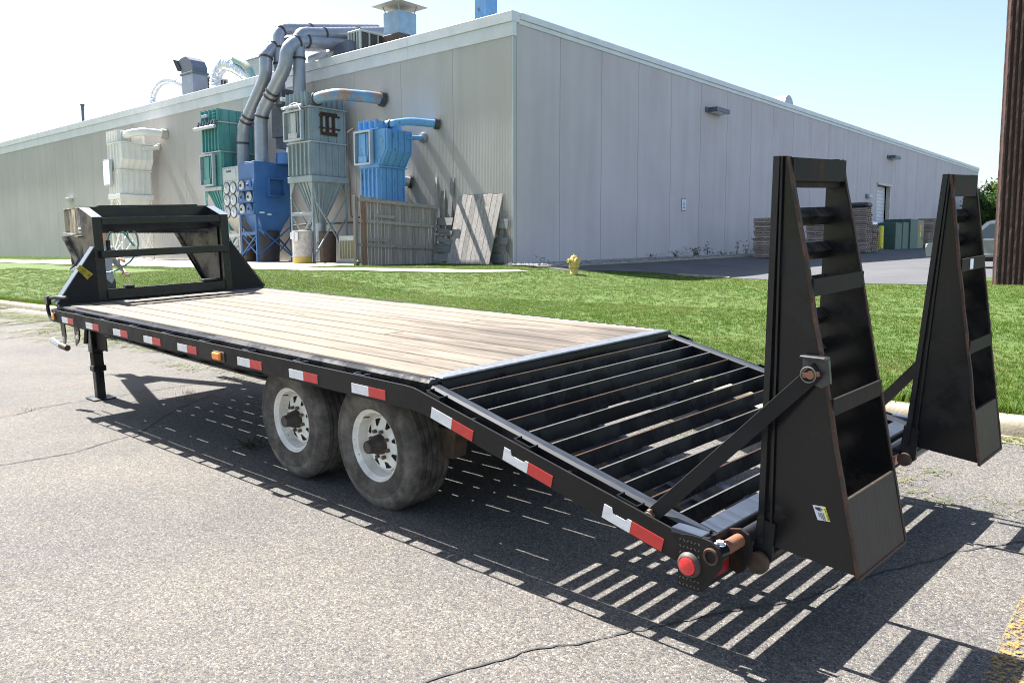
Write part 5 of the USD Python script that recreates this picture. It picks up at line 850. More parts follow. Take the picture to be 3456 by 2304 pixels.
for y, w in ((.70, .09), (1.52, .22), (1.66, .08)): t_('latch', MB().bbox((-.03, y, 1.037), (.055, y+w, 1.062), .006), 'black_paint')
t_('top_header', MB().bbox((-.30, .525, 1.70), (-.272, W-.525, 1.852), .004), 'black_paint'); t_('top_lip', MB().bbox((-.34, .62, 1.853), (-.27, W-.62, 1.866), .003), 'black_paint')
# neck and coupler
CX, CY = -2.55, W/2
for y, s_ in ((.48, 1), (W-.48, -1)):
    p, q = V(-.27, y, 1.70), V(CX, CY-s_*.08, 1.70); d = (q-p)/np.linalg.norm(q-p); nb_ = V(-d[1], d[0], 0)
    mb = MB().bar(p, q, .012, .28); mb.bar(p+V(0, 0, .145), q+V(0, 0, .145), .10, .012); mb.bar(p-V(0, 0, .145), q-V(0, 0, .145), .16, .012); nbm = t_('neck_beam', mb, 'black_paint', smooth=False)
    if s_ > 0:
        o = -nb_*.010 if nb_[1] > 0 else nb_*.010; U = d; Z = V(0, 0, 1); k0 = p+d*.42+o
        t_('decal', MB().add([k0+Z*-.1, k0+d*.34+Z*-.1, k0+d*.34+Z*.11, k0+Z*.11], [(0, 1, 2, 3), (3, 2, 1, 0)]), 'decal_grey', nbm, smooth=False); o2 = o*.3
        for i in range(4): c0 = k0+d*(.05+i*.065)+o2; t_('decal_letter', MB().bar(c0+Z*-.02, c0+Z*.06, .022, .003, o), 'decal_red' if i % 2 else 'paper_white', nbm, smooth=False)
        t_('decal_line', MB().bar(k0+o2+Z*-.07, k0+d*.34+o2+Z*-.07, .003, .01), 'paper_white', nbm, smooth=False)
t_('neck_cover', MB().bbox((-1.0, .72, 1.58), (-.7, W-.72, 1.63), .01), 'black_paint')
cp = t_('coupler', MB().cyl((CX, CY, 1.2), (CX, CY, 1.83), .075, 20).cyl((CX, CY, 1.16), (CX, CY, 1.28), .095, 20), 'black_paint'); t_('coupler_plate', MB().bbox((CX-.03, CY-.12, 1.56), (CX+.3, CY+.12, 1.84), .01), 'black_paint', cp)
mb = MB().tube([V(CX-.12+.022*math.cos(a*1.0), CY+.022*math.sin(a), 1.42-a*.0042) for a in np.arange(0, 70, .6)], .005, 5, False); t_('coiled_cable', mb, 'cable_red')
for k in range(2):
    mb = MB()
    for i in range(9): z = 1.2-i*.045; mb.lathe([(.018, -.004), (.026, 0), (.018, .004)], (CX-.03+.09*k, CY-.08+.02*(i % 2), z), (1, 0, 0) if i % 2 else (0, 1, 0), 8, True)
    t_('safety_chain', mb, 'steel_worn')
t_('wiring_cable', MB().tube(fillet([(-.62, .81, 1.46), (-.62, .82, 1.56), (-.58, .88, 1.62), (-.52, .95, 1.58), (-.48, 1.01, 1.45), (-.5, 1.04, 1.43), (-.52, .97, 1.54), (-.5, 1.0, 1.63), (-.46, 1.06, 1.56), (-.47, 1.07, 1.42), (-.54, 1.01, 1.27), (-.68, .88, 1.16), (-.78, .68, 1.13), (-.8, .5, 1.2)], .12, 6), .0095, 8), 'cable_teal')
pg = t_('trailer_plug', MB().cyl((-.62, .81, 1.50), (-.62, .81, 1.40), .022, 12).cyl((-.62, .81, 1.40), (-.62, .81, 1.36), .026, 12), 'hub_black')
t_('breakaway_lever', MB().tube([(.03, .20, 1.25), (.045, .25, 1.30), (.05, .29, 1.36)], [.012, .01, .009], 8), 'black_paint')
# landing jack
jx, jy = -.245, .455
t_('jack_tube', MB().bbox((jx-.058, jy-.058, .38), (jx+.058, jy+.058, .80), .008), 'black_paint'); t_('jack_sleeve', MB().bbox((jx-.050, jy-.050, .20), (jx+.050, jy+.050, .379), .006), 'black_worn'); t_('jack_collar', MB().bbox((jx-.0434, jy-.064, .185), (jx+.064, jy+.064, .245), .006).bbox((jx-.12, jy-.02, .2), (jx-.085, jy+.02, .3), .004), 'black_paint')
t_('jack_leg', MB().bbox((jx-.043, jy-.043, -.11), (jx+.043, jy+.043, .2), .006), 'black_paint'); t_('jack_foot', MB().hexa([(jx-.12, jy-.1, -.118), (jx+.12, jy-.1, -.118), (jx+.12, jy+.1, -.118), (jx-.12, jy+.1, -.118)], [(jx-.13, jy-.11, -.095), (jx+.13, jy-.11, -.095), (jx+.13, jy+.11, -.095), (jx-.13, jy+.11, -.095)]), 'black_paint', smooth=False)
t_('jack_plate', MB().bbox((jx+.064, jy-.01, .42), (jx+.33, jy+.0, .62), .003), 'black_worn')
# steps and handles at the front corner
st_ = t_('step_bracket', MB().prism([(-.24, .79), (-.13, .79), (-.11, .60), (-.14, .53), (-.2, .50)], (0, .14, 0), (1, 0, 0), (0, 0, 1), (0, .012, 0)).prism([(-.10, .79), (.02, .79), (.03, .60), (-.02, .53), (-.1, .49)], (0, .22, 0), (1, 0, 0), (0, 0, 1), (0, .012, 0)), 'black_paint', smooth=False)
t_('step_tube', MB().cyl((-.38, .10, .535), (-.24, .13, .49), .03, 14), 'chrome', st_); t_('step_tube_end', MB().cyl((-.24, .13, .49), (-.12, .15, .475), .031, 14), 'brown_steel', st_)
t_('jack_handle', MB().tube([(.28, .22, .78), (.24, .22, .66), (.20, .22, .55)], [.02, .02, .024], 10), 'black_paint')
t_('strap_hook', MB().tube(fillet([(.16, .10, .995), (-.06, .05, .99), (-.16, .03, .97), (-.19, .03, .86), (-.13, .03, .79), (.02, .02, .775)], .08, 6), .017, 10).bbox((-.20, .01, .92), (-.12, .05, 1.0), .006), 'black_paint')
# wheels
def wheel(x, yf, s_):    # yf: rim face plane, s_ points into the trailer
    c = V(x, yf, .39); R_ = .402; ax = V(0, s_, 0); prof = [(.213, .012), (.222, .000), (.235, -.004), (.27, -.016), (.31, -.022), (.345, -.02), (.372, -.004), (.388, .012), (.396, .03)]
    for k in range(5): a = .036+k*.042; prof += [(.401, a), (.401, a+.028), (.392, a+.031), (.392, a+.039)]
    prof += [(.396, .245), (.372, .265), (.33, .277), (.27, .268), (.213, .245)]
    wl = t_('wheel', MB().lathe(prof, c, ax, 64), 'tyre_rubber', smooth=35)
    t_('rim', MB().lathe([(.214, .012), (.2205, .0), (.2185, -.003), (.211, .004), (.204, .014), (.194, .022), (.190, .05), (.183, .085), (.170, .094), (.166, .074), (.160, .069), (.155, .070), (.105, .050), (.085, .046), (.062, .046)], c, ax, 48), 'rim_white', wl, smooth=40)
    t_('rim_barrel', MB().lathe([(.214, .012), (.2, .12), (.2, .24)], c, ax, 32), 'hub_black', wl)
    for k in range(8):
        a = k*pi/4+.3; u, v = V(math.cos(a), 0, math.sin(a)), V(-math.sin(a), 0, math.cos(a)); w0, w1 = .110, .151; dp = lambda r_: .050+(r_-.105)*.4-.0022
        P = [c+u*w1+v*.028+ax*dp(w1+.001), c+u*(w1+.003)+ax*dp(w1+.003), c+u*w1-v*.028+ax*dp(w1+.001), c+u*w0-v*.007+ax*dp(w0), c+u*w0+v*.007+ax*dp(w0)]; t_('hand_hole', MB().add(P, [(0, 1, 2), (0, 2, 3), (0, 3, 4), (2, 1, 0), (3, 2, 0), (4, 3, 0)]), 'black_hole', wl, smooth=False)
        a += .2; u = V(math.cos(a), 0, math.sin(a)); t_('lug_nut', MB().cyl(c+u*.083+ax*.048, c+u*.083+ax*.024, .0115, 6), 'lug_rust', wl)
    t_('hub', MB().lathe([(.060, .05), (.059, .02), (.055, .006), (.046, -.008), (.041, -.03), (.038, -.052), (.033, -.057), (.03, -.054), (0, -.054)], c, ax, 24), 'hub_black', wl); t_('valve', MB().cyl(c+V(-.12, 0, .145)+ax*.06, c+V(-.125, 0, .15)+ax*.02, .006, 6), 'hub_black', wl)
for x in (3.853, 4.780):
    wheel(x, .2565, 1); wheel(x, W-.2565, -1)
    t_('axle', MB().cyl((x, .5, .39), (x, W-.5, .39), .05, 14), 'brown_steel')
    for y in (.56, W-.56): t_('leaf_spring', MB().hexa([(x-.33, y-.03, .44), (x+.33, y-.03, .44), (x+.33, y+.03, .44), (x-.33, y+.03, .44)], [(x-.33, y-.03, .475), (x+.33, y-.03, .475), (x+.33, y+.03, .475), (x-.33, y+.03, .475)]), 'brown_steel')
for y in (.50, W-.50):
    for x in (3.4, 4.316, 5.21): t_('spring_hanger', MB().prism([(-.09, .56), (.09, .56), (.05, .36), (-.05, .36)], (x, y-.05, 0), (1, 0, 0), (0, 0, 1), (0, .1, 0)), 'brown_steel', smooth=False)
# dovetail: stringers and angle-iron slats
for y in (.645, 1.31, 1.70): t_('stringer', MB().hexa([SL(.02, y-.02, -.072), SL(D, y-.02, -.072), SL(D, y+.02, -.072), SL(.02, y+.02, -.072)], [SL(.02, y-.02, -.064), SL(D, y-.02, -.064), SL(D, y+.02, -.064), SL(.02, y+.02, -.064)]).hexa([SL(.02, y-.003, -.17), SL(D, y-.003, -.17), SL(D, y+.003, -.17), SL(.02, y+.003, -.17)], [SL(.02, y-.003, -.072), SL(D, y-.003, -.072), SL(D, y+.003, -.072), SL(.02, y+.003, -.072)]), 'steel_worn' if y < 1.5 else 'black_paint', smooth=False)
for k in range(11):
    d = .095+.1393*k; mb = MB().bar(SL(d, .126, -.034), SL(d, W-.126, -.034), .006, .074, (ez-ex*.32)); mb.bar(SL(d-.010, .126, -.060), SL(d-.010, W-.126, -.060), .014, .005, ez); sl = t_('slat', mb, 'black_paint', smooth=False)
    t_('worn_edge', MB().bar(SL(d-.006, .128, .0035), SL(d-.006, W-.128, .0035), .007, .002, ez), 'steel_edge' if k % 3 else 'rust_edge', sl, smooth=False)
t_('approach_plate', MB().hexa([SL(1.575, .127, -.012), SL(D+.05, .127, -.012), SL(D+.05, W-.127, -.012), SL(1.575, W-.127, -.012)], [SL(1.575, .127, .004), SL(D+.05, .127, .004), SL(D+.05, W-.127, .004), SL(1.575, W-.127, .004)]), 'blue_gloss', smooth=False)
t_('slat_decal', MB().bar(SL(1.49, 1.02, -.027)+ex*.005, SL(1.49, 1.16, -.027)+ex*.005, .0015, .05, (ez-ex*.18)), 'label_white', smooth=False)
rx = SL(D+.05, 0)[0]; t_('rear_bumper', MB().bbox((rx-.03, .03, .335), (rx+.012, W-.03, .528), .006), 'black_side')
for y in (.115, .32, W-.115, W-.32): tl = t_('tail_light', MB().bbox((rx+.012, y-.062, .365), (rx+.026, y+.062, .44), .012), 'red_lens_dark')
# end plates with round lamps, hinge pipe and lugs
for y, s_ in ((-.006, 1), (W+.006, -1)):
    e = t_('end_plate', MB().prism([(7.06, .525), (7.075, .545), (7.12, .552), (7.16, .553), (7.2, .548), (7.235, .53), (7.25, .49), (7.245, .455), (7.175, .345), (7.15, .335), (7.066, .335)], (0, y-s_*.004, 0), (1, 0, 0), (0, 0, 1), (0, s_*.012, 0)), 'black_side', smooth=False)
    t_('end_cap', MB().hexa([(7.03, y, .54), (7.16, y, .548), (7.16, y+s_*.06, .548), (7.03, y+s_*.06, .545)] if s_ > 0 else [(7.03, y+s_*.06, .54), (7.16, y+s_*.06, .548), (7.16, y, .548), (7.03, y, .545)], [(7.03, y, .56), (7.16, y, .556), (7.16, y+s_*.06, .556), (7.03, y+s_*.06, .56)] if s_ > 0 else [(7.03, y+s_*.06, .56), (7.16, y+s_*.06, .556), (7.16, y, .556), (7.03, y, .56)]), 'blue_gloss', e, smooth=False)
    for i in range(6):
        for j in range(8):
            x, z = 7.074+i*.016, .35+j*.025
            if (x-7.115)**2+(z-.434)**2 > .052**2: a = .8 if (i+j) % 2 else -.8; t_('tread_bar', MB().bar((x-.005*math.cos(a), y-s_*.0045, z-.005*math.sin(a)), (x+.005*math.cos(a), y-s_*.0045, z+.005*math.sin(a)), .003, .0035, (0, 1, 0)), 'steel_edge', e, smooth=False)
    lp = t_('round_lamp', MB().lathe([(.036, -.02), (.034, -.026), (.02, -.031), (0, -.033)], (7.115, y, .434), (0, s_, 0), 28), 'red_lens', e); t_('lamp_grommet', MB().lathe([(.034, -.016), (.038, -.022), (.047, -.014), (.05, -.005)], (7.115, y, .434), (0, s_, 0), 28), 'hub_black', e)
    t_('pipe_ring', MB().lathe([(.022, -.001), (.022, -.010), (.030, -.012), (.034, -.003)], (7.205, y, .492), (0, s_, 0), 22), 'rust_edge', e)
    t_('hinge_pipe', MB().cyl((7.205, y+s_*.004, .492), (7.205, y+s_*.20, .492), .027, 18), 'rust_pipe'); t_('pipe_bolt', MB().cyl((7.207, y+s_*.055, .515), (7.207, y+s_*.055, .535), .014, 12).cyl((7.207, y+s_*.055, .52), (7.207, y+s_*.055, .524), .022, 12), 'label_white'); t_('pipe_sleeve', MB().cyl((7.205, y+s_*.02, .492), (7.205, y+s_*.075, .492), .034, 18), 'black_paint')
    lg = y+s_*.205; t_('hinge_lug', MB().prism([(7.16, .525), (7.205, .535), (7.24, .52), (7.255, .48), (7.245, .43), (7.225, .37), (7.20, .35), (7.16, .37)], (0, lg, 0), (1, 0, 0), (0, 0, 1), (0, s_*.014, 0)), 'black_worn', smooth=False)
t_('pivot_shaft', MB().cyl((7.205, .225, .492), (7.205, W-.225, .492), .032, 18), 'black_paint')
# raised ramps
def ramp(ya, yb, bf, br, tr, tf, s_, brace_to, lamp_y):
    """side plates at ya (near) and yb (far); bf, br, tr, tf = (x, z) of the plate corners: bottom front, bottom rear, top rear, top front"""
    pl = [bf, br, tr, (tr[0]-.01, tr[1]+.006), tf]; mb = MB()
    for y, k in ((ya, 1), (yb-.008, 1)): mb.prism(pl, (0, y, 0), (1, 0, 0), (0, 0, 1), (0, .008, 0))
    rp = t_('ramp', mb, 'black_gloss', smooth=False)
    bf, br, tr, tf = V(*bf), V(*br), V(*tr), V(*tf); F = lambda k: bf+(tf-bf)*k; B_ = lambda k: br+(tr-br)*k
    P = lambda xz, y: V(xz[0], y, xz[1])
    for y in (ya-.004, yb+.004):     # rusty rear edge bars, folded front channels
        pts = [P(B_(k), y+rng.normal(0, .0016))+V(rng.normal(0, .0012), 0, 0) for k in np.linspace(0, 1, 14)]; mb = MB()
        for a, b in zip(pts, pts[1:]): mb.bar(a, b+(b-a)*.02, .011, .016, (0, 1, 0))
        t_('edge_bar', mb, 'rust_edge', rp, smooth=False)
    for y in (ya-.012, yb+.004): mb = MB().box((0, 0, 0), (0, 0, 0)) if 0 else MB().bar(P(bf, y+.004)+V(.012, 0, 0), P(tf, y+.004)+V(.012, 0, 0), .016, .024, (1, 0, 0)).bar(P(bf, y+.004)+V(.052, 0, .01), P(tf, y+.004)+V(.03, 0, 0), .007, .008, (1, 0, 0)); t_('front_channel', mb, 'black_paint', rp, smooth=False)
    n_ = 9
    for i in range(n_):              # angle-iron rungs on the driving face
        k = .85-.0916*i; c = F(k); mb = MB(); h = .035
        mb.add([P(c+V(.002, -h), ya+.009), P(c+V(.002, -h), yb-.009), P(c+V(.036, 0), yb-.009), P(c+V(.036, 0), ya+.009), P(c+V(.002, h), ya+.009), P(c+V(.002, h), yb-.009), P(c+V(.008, -h), ya+.009), P(c+V(.008, -h), yb-.009), P(c+V(.042, 0), yb-.009), P(c+V(.042, 0), ya+.009), P(c+V(.008, h), ya+.009), P(c+V(.008, h), yb-.009)],
               [(0, 1, 2, 3), (3, 2, 5, 4), (9, 8, 7, 6), (10, 11, 8, 9), (0, 6, 7, 1), (4, 5, 11, 10)])
        t_('rung', mb, 'black_paint', rp, smooth=False)
    t_('top_bar', MB().bar(P(B_(.972)+V(.003, 0), ya-.002), P(B_(.972)+V(.003, 0), yb+.002), .012, .082, (0, 0, 1)), 'black_worn', rp, smooth=False); t_('top_channel', MB().bar(P(F(.955)+V(.03, 0), ya+.009), P(F(.955)+V(.03, 0), yb-.009), .05, .09, (0, 0, 1)), 'black_worn', rp, smooth=False)
    for k in (.69, .405): cb_ = t_('cross_bar', MB().bar(P(B_(k)+V(.004, 0), ya-.001), P(B_(k)+V(.004, 0), yb+.001), .010, .062, (0, 0, 1)), 'black_worn', rp, smooth=False)
    if s_ < 0: t_('sticker', MB().bar(P(B_(.69)+V(.0105, 0), ya+.12), P(B_(.69)+V(.0105, 0), ya+.17), .001, .05, (0, 0, 1)), 'paper_white', rp, smooth=False)
    a, b = B_(.0), B_(.185); t_('knee_plate', MB().hexa([P(a, ya+.006)-V(.008, 0, 0), P(a, ya+.006)+V(.003, 0, 0), P(a, yb-.006)+V(.003, 0, 0), P(a, yb-.006)-V(.008, 0, 0)], [P(b, ya+.006)-V(.008, 0, 0), P(b, ya+.006)+V(.003, 0, 0), P(b, yb-.006)+V(.003, 0, 0), P(b, yb-.006)-V(.008, 0, 0)]), 'scuffed_steel', rp, smooth=False)
    t_('foot_bar', MB().bar(P(a, ya-.01)+V(.0, 0, -.004), P(a, yb+.01)+V(.0, 0, -.004), .012, .014), 'rust_edge', rp)
    # lug and round cap at the pivot
    pv = bf+V(.012, -.075); yl = ya-.012
    t_('pivot_lug', MB().prism([(bf[0]-.004, bf[1]+.10), (bf[0]+.07, bf[1]+.09), (bf[0]+.06, bf[1]-.06), (bf[0]+.035, bf[1]-.105), (bf[0]-.01, bf[1]-.105), (bf[0]-.022, bf[1]-.06)], (0, yl, 0), (1, 0, 0), (0, 0, 1), (0, .010, 0)), 'black_paint', rp, smooth=False)
    t_('pivot_cap', MB().cyl((pv[0], yl-.006, pv[1]), (pv[0], yl-.026, pv[1]), .045 if s_ > 0 else .034, 24), 'brown_steel', rp); t_('pivot_tube', MB().cyl((pv[0], yl, pv[1]), (pv[0], yb+.02, pv[1]), .026, 16), 'black_paint', rp)
    # kick brace with its bracket and pins
    ys = ya if s_ > 0 else yb; o = -1 if s_ > 0 else 1; hp = V(7.445 if s_ > 0 else 7.42, ys+o*.022, 1.165)
    t_('pin_bracket', MB().prism([(-.045, .06), (.05, .055), (.06, -.03), (.03, -.05), (-.02, -.035), (-.045, 0)], (hp[0], ys+o*.002, hp[2]), (1, 0, 0), (0, 0, 1), (0, o*.014, 0)).bbox((hp[0]-.045, min(ys, ys+o*.045), hp[2]+.055), (hp[0]+.05, max(ys, ys+o*.045), hp[2]+.066), .003), 'pin_steel', rp, smooth=False)
    lp = V(*brace_to); t_('kick_brace', MB().bar(hp+(hp-lp)*.03, lp-(hp-lp)*.03, .012, .058), 'black_side', rp, smooth=False)
    t_('pin', MB().cyl(hp+V(0, -o*.01, 0), hp+V(0, o*.03, 0), .015, 12).bar(hp+V(-.03, o*.02, -.006), hp+V(.03, o*.02, .006), .012, .016), 'rust_pipe', rp); t_('pin_ring', MB().tube(arc(hp+V(-.008, o*.026, 0), .028, 0, 2*pi, 20, (1, 0, 0), (0, 0, 1)), .0028, 6, False), 'steel_edge', rp)
    t_('pin', MB().cyl(lp+V(0, -o*.01, 0), lp+V(0, o*.03, 0), .013, 10).bbox(lp+V(-.008, min(o*.01, o*.03), .0), lp+V(.008, max(o*.01, o*.03), .03), .003), 'rust_pipe', rp); t_('pin_ring', MB().tube(arc(lp+V(0, o*.03, -.004), .022, 0, 2*pi, 18, (1, 0, 0), (0, 0, 1)), .0025, 6, False), 'steel_edge', rp)
    return rp
r1 = ramp(.280, .725, (7.244, .473), (7.634, .444), (7.316, 1.930), (7.262, 1.936), 1, (6.915, .035, .565), 0)
r2 = ramp(1.800, 2.165, (7.256, .530), (7.607, .496), (7.396, 1.886), (7.362, 1.890), -1, (6.915, W-.035, .565), 0)
# caution sticker (it reads downwards)
yS = .2788; S0 = V(7.452, yS, .672); dn = V(.020, 0, -.049); dn = dn/np.linalg.norm(dn)*.0565; rt = V(.048, 0, .004)
up = dn/np.linalg.norm(dn); stk = t_('caution_sticker', MB().add([S0, S0+dn, S0+dn+rt, S0+rt], [(0, 1, 2, 3)][:1]), 'label_white', r1, smooth=False)
yb_ = [S0+rt*.76, S0+rt*.76+dn, S0+rt+dn, S0+rt]; t_('yellow_band', MB().add([p+V(0, -.0006, 0) for p in yb_], [(0, 1, 2, 3)]), 'label_yellow', r1, smooth=False)
tx = meshkit.text_mesh('CAUTION', .0068, .0004, True); tv = np.array(tx.vertices); tv[:, 0] -= tv[:, 0].mean(); uX = dn/np.linalg.norm(dn); uY = rt/np.linalg.norm(rt)
cX = S0+rt*.845+dn*.5; t_('lettering', MB().add(cX+tv[:, :1]*uX+tv[:, 1:2]*uY+np.array([[0, -.0012, 0]])+tv[:, 2:]*0, np.array(tx.faces)), 'ink', r1, smooth=False)
mb = MB()
for a, b in ((.35, .97), (.37, .66), (.70, .97), (.37, .95), (.37, .68)): pass
for i, (a, b) in enumerate(((.45, .97), (.47, .95), (.47, .9), (.47, .78))): mb.bar(S0+rt*(.64-.12*i)+dn*a+V(0, -.0008, 0), S0+rt*(.64-.12*i)+dn*b+V(0, -.0008, 0), .0004, .0022, rt)
hand = [(.12, .15), (.2, .12), (.42, .1), (.62, .1), (.62, .14), (.5, .15), (.5, .18), (.7, .18), (.7, .215), (.5, .215), (.5, .24), (.7, .24), (.7, .275), (.5, .275), (.48, .31), (.55, .35), (.54, .38), (.3, .32), (.15, .25)]
mb.prism(hand, S0+V(0, -.0008, 0), rt, dn, (0, -.0004, 0)); t_('pictogram', mb, 'ink', r1, smooth=False)

# things that hang on or lie by the trailer
tg = [(.085, .275, 1.298), (.085, .238, 1.262), (.085, .328, 1.150), (.085, .388, 1.200)]
n = thing('paper_tag', 'yellow paper tag with a handwritten number hanging on the black gusset', 'tag', (.085, .3, 1.22), TF)
g4 = [V(*p) for p in tg]; obj('card', MB().add(g4+[p-V(.0015, 0, 0) for p in g4], [(0, 1, 2, 3), (7, 6, 5, 4), (0, 3, 2, 1)]), 'tag_yellow', n, smooth=False)
tx = meshkit.text_mesh('25', .036, .0003); tv = np.array(tx.vertices); tv[:, :2] -= tv[:, :2].mean(0); u_ = (g4[0]-g4[1]); u_ /= np.linalg.norm(u_); dwn = (g4[2]-g4[1]); dwn /= np.linalg.norm(dwn); cc = (g4[0]+g4[2])/2-dwn*.008
obj('number', MB().add(cc+tv[:, :1]*u_-tv[:, 1:2]*dwn+V(.001, 0, 0)+tv[:, 2:]*V(1, 0, 0), np.array(tx.faces)), 'twig', n, smooth=False); obj('stamp', MB().bar((g4[2]+g4[3])/2-dwn*.02+V(.001, -.008, -.006), (g4[2]+g4[3])/2-dwn*.02+V(.001, .01, .008), .001, .008, (0, 1, 0)), 'ink', n)
obj('string', MB().tube(fillet([(.09, .255, 1.272), (.095, .235, 1.285), (.07, .21, 1.262), (.05, .2, 1.25)], .02), .004, 6), 'string_white', n)
tw = MB(); r = np.random.default_rng(5); cT = gpt((2.9, .47), .0)
for i in range(22):
    a = r.random()*2*pi; l = .08+.16*r.random(); tw.tube([cT+V(r.normal(0, .05), r.normal(0, .05), .01), cT+V(math.cos(a)*l*.6, math.sin(a)*l*.6, .03+.06*r.random()), cT+V(math.cos(a)*l, math.sin(a)*l, .01+.04*r.random())], [.004, .003, .001], 4, False)
single('twig_clump', tw, 'twig', 'dark clump of twigs lying in the shade beside the front wheel', 'twigs', cT)

# ------------------------------------------------------------------ people
def hull_body(bones, J, length=.02, it=12):
    M = manifold3d.Manifold; tot = None
    for b in bones:
        hs = []
        for j in b:
            p, r_ = J[j]; hs.append(M.sphere(r_, 14).translate(list(map(float, p))))
        h = M.batch_hull(hs); tot = h if tot is None else tot+h
    m_ = tot.refine_to_length(length).to_mesh(); t = trimesh.Trimesh(m_.vert_properties[:, :3], m_.tri_verts, process=True); trimesh.smoothing.filter_taubin(t, iterations=it); return MB().add(t.vertices, t.faces)
def person(label, base, rz, pose, mats_, hold=False):
    n = thing('person', label, 'person', base, rz=rz)    # local: facing +x, left is +y
    J = dict(pel=((0, 0, .95), .125), pl=((0, .09, .90), .105), pr=((0, -.09, .90), .105), wst=((0, 0, 1.12), .12), ch=((.0, 0, 1.33), .135), cl=((0, .12, 1.38), .09), cr=((0, -.12, 1.38), .09), nk=((.0, 0, 1.50), .058), nk2=((.02, 0, 1.56), .055), hd=((.03, 0, 1.68), .092), hf=((.055, 0, 1.63), .068), ht=((.01, 0, 1.72), .085), ns=((.125, 0, 1.655), .014), nb=((.11, 0, 1.69), .01), chin=((.09, 0, 1.585), .03),
             el=((.03, .075, 1.66), .018), er=((.03, -.075, 1.66), .018), sl=((0, .19, 1.43), .062), sr=((0, -.19, 1.43), .062), kl=((.03, .10, .50), .062), kr=((.02, -.10, .50), .062), al=((0, .11, .09), .042), ar=((-.02, -.11, .09), .042), tl=((.17, .12, .04), .034), tr_=((.15, -.12, .04), .034), hl=((-.05, .11, .04), .036), hr=((-.07, -.11, .04), .036))
    J.update(pose); bones = [('pel', 'pl'), ('pel', 'pr'), ('pel', 'pl', 'pr', 'wst'), ('wst', 'ch'), ('ch', 'cl', 'cr'), ('ch', 'nk'), ('cl', 'cr', 'nk'), ('nk', 'nk2'), ('nk2', 'hd'), ('hd', 'hf', 'ht'), ('hf', 'chin'), ('nb', 'ns'), ('ns', 'hf'), ('el', 'hd'), ('er', 'hd'), ('cl', 'sl'), ('cr', 'sr'), ('sl', 'ebl'), ('ebl', 'wrl'), ('sr', 'ebr'), ('ebr', 'wrr'), ('pl', 'kl'), ('kl', 'al'), ('pr', 'kr'), ('kr', 'ar'), ('al', 'tl', 'hl'), ('ar', 'tr_', 'hr')]
    for s_ in 'lr':
        w, e = V(*J['wr'+s_][0]), V(*J['eb'+s_][0]); d = w-e; d /= np.linalg.norm(d); sd = np.cross(d, V(0, 0, 1)); sd = sd/np.linalg.norm(sd) if np.linalg.norm(sd) > .1 else V(1, 0, 0); dn_ = np.cross(sd, d); J['pm'+s_] = (w+d*.05, .028); J['pa'+s_] = (w+d*.085+sd*.025, .017); J['pb'+s_] = (w+d*.085-sd*.025, .017); bones += [('wr'+s_, 'pm'+s_), ('pm'+s_, 'pa'+s_, 'pb'+s_)]
        for k, (o, l) in enumerate(((-.03, .062), (-.010, .075), (.010, .07), (.03, .055))):
            a = w+d*.092+sd*o; J[f'f{s_}{k}0'] = (a, .0105); J[f'f{s_}{k}1'] = (a+d*l*.5-dn_*.006, .0095); J[f'f{s_}{k}2'] = (a+d*l*.85-dn_*.03, .0085); bones += [(f'f{s_}{k}0', f'f{s_}{k}1'), (f'f{s_}{k}1', f'f{s_}{k}2')]
        t0 = w+d*.03+sd*.02; J['t0'+s_] = (t0, .014); J['t1'+s_] = (t0+d*.03+sd*.035-dn_*.01, .011); J['t2'+s_] = (t0+d*.06+sd*.042-dn_*.02, .0095); bones += [('t0'+s_, 't1'+s_), ('t1'+s_, 't2'+s_)]
    obj('body', hull_body(bones, J, .012), mats_[0], n, smooth=True)
    infl = lambda dct, k: {j: (p, r_+k) for j, (p, r_) in dct.items()}
    mid = lambda a, b, k: (V(*J[a][0])*(1-k)+V(*J[b][0])*k, J[a][1]*(1-k)+J[b][1]*k)
    Js = infl(J, .016); Js['ul'] = (mid('sl', 'ebl', .75)[0], .062); Js['ur'] = (mid('sr', 'ebr', .75)[0], .062); Js['pel'] = (J['pel'][0], .15); Js['nk'] = (V(*J['nk'][0])-V(0, 0, .03), .075)
    obj('shirt', hull_body([('pel', 'wst'), ('wst', 'ch'), ('ch', 'cl', 'cr'), ('cl', 'cr', 'nk'), ('cl', 'sl'), ('cr', 'sr'), ('sl', 'ul'), ('sr', 'ur')], Js, .025), mats_[1], n, smooth=True)
    Jt = infl(J, .022); Jt['al'] = (V(*J['al'][0])+V(0, 0, .02), .066); Jt['ar'] = (V(*J['ar'][0])+V(0, 0, .02), .066); Jt['pel'] = (V(*J['pel'][0])-V(0, 0, .03), .14)
    obj('trousers', hull_body([('pel', 'pl', 'pr'), ('pl', 'kl'), ('pr', 'kr'), ('kl', 'al'), ('kr', 'ar')], Jt, .025), mats_[2], n, smooth=True)
    for s_, tn in (('l', 'tl'), ('r', 'tr_')): Jb = infl(J, .014); obj('shoe', hull_body([('a'+s_, tn, 'h'+s_)], {k: ((p[0], p[1], max(p[2], .045)), min(r_, .045)) for k, (p, r_) in Jb.items()}, .02), 'shoe', n, smooth=True)
    obj('hair', hull_body([('a', 'b', 'c')], dict(a=(V(*J['hd'][0])+V(-.03, 0, .03), .088), b=(V(*J['hd'][0])+V(.01, 0, .055), .085), c=(V(*J['hd'][0])+V(-.045, 0, -.03), .07)), .02), 'hair_dark', n, smooth=True)
    e_ = MB()
    for y in (.03, -.03): e_.ell(V(*J['hf'][0])+V(.056, y, .045), (.008, .012, .008), 1)
    obj('eyes', e_, 'ink', n)
    return n
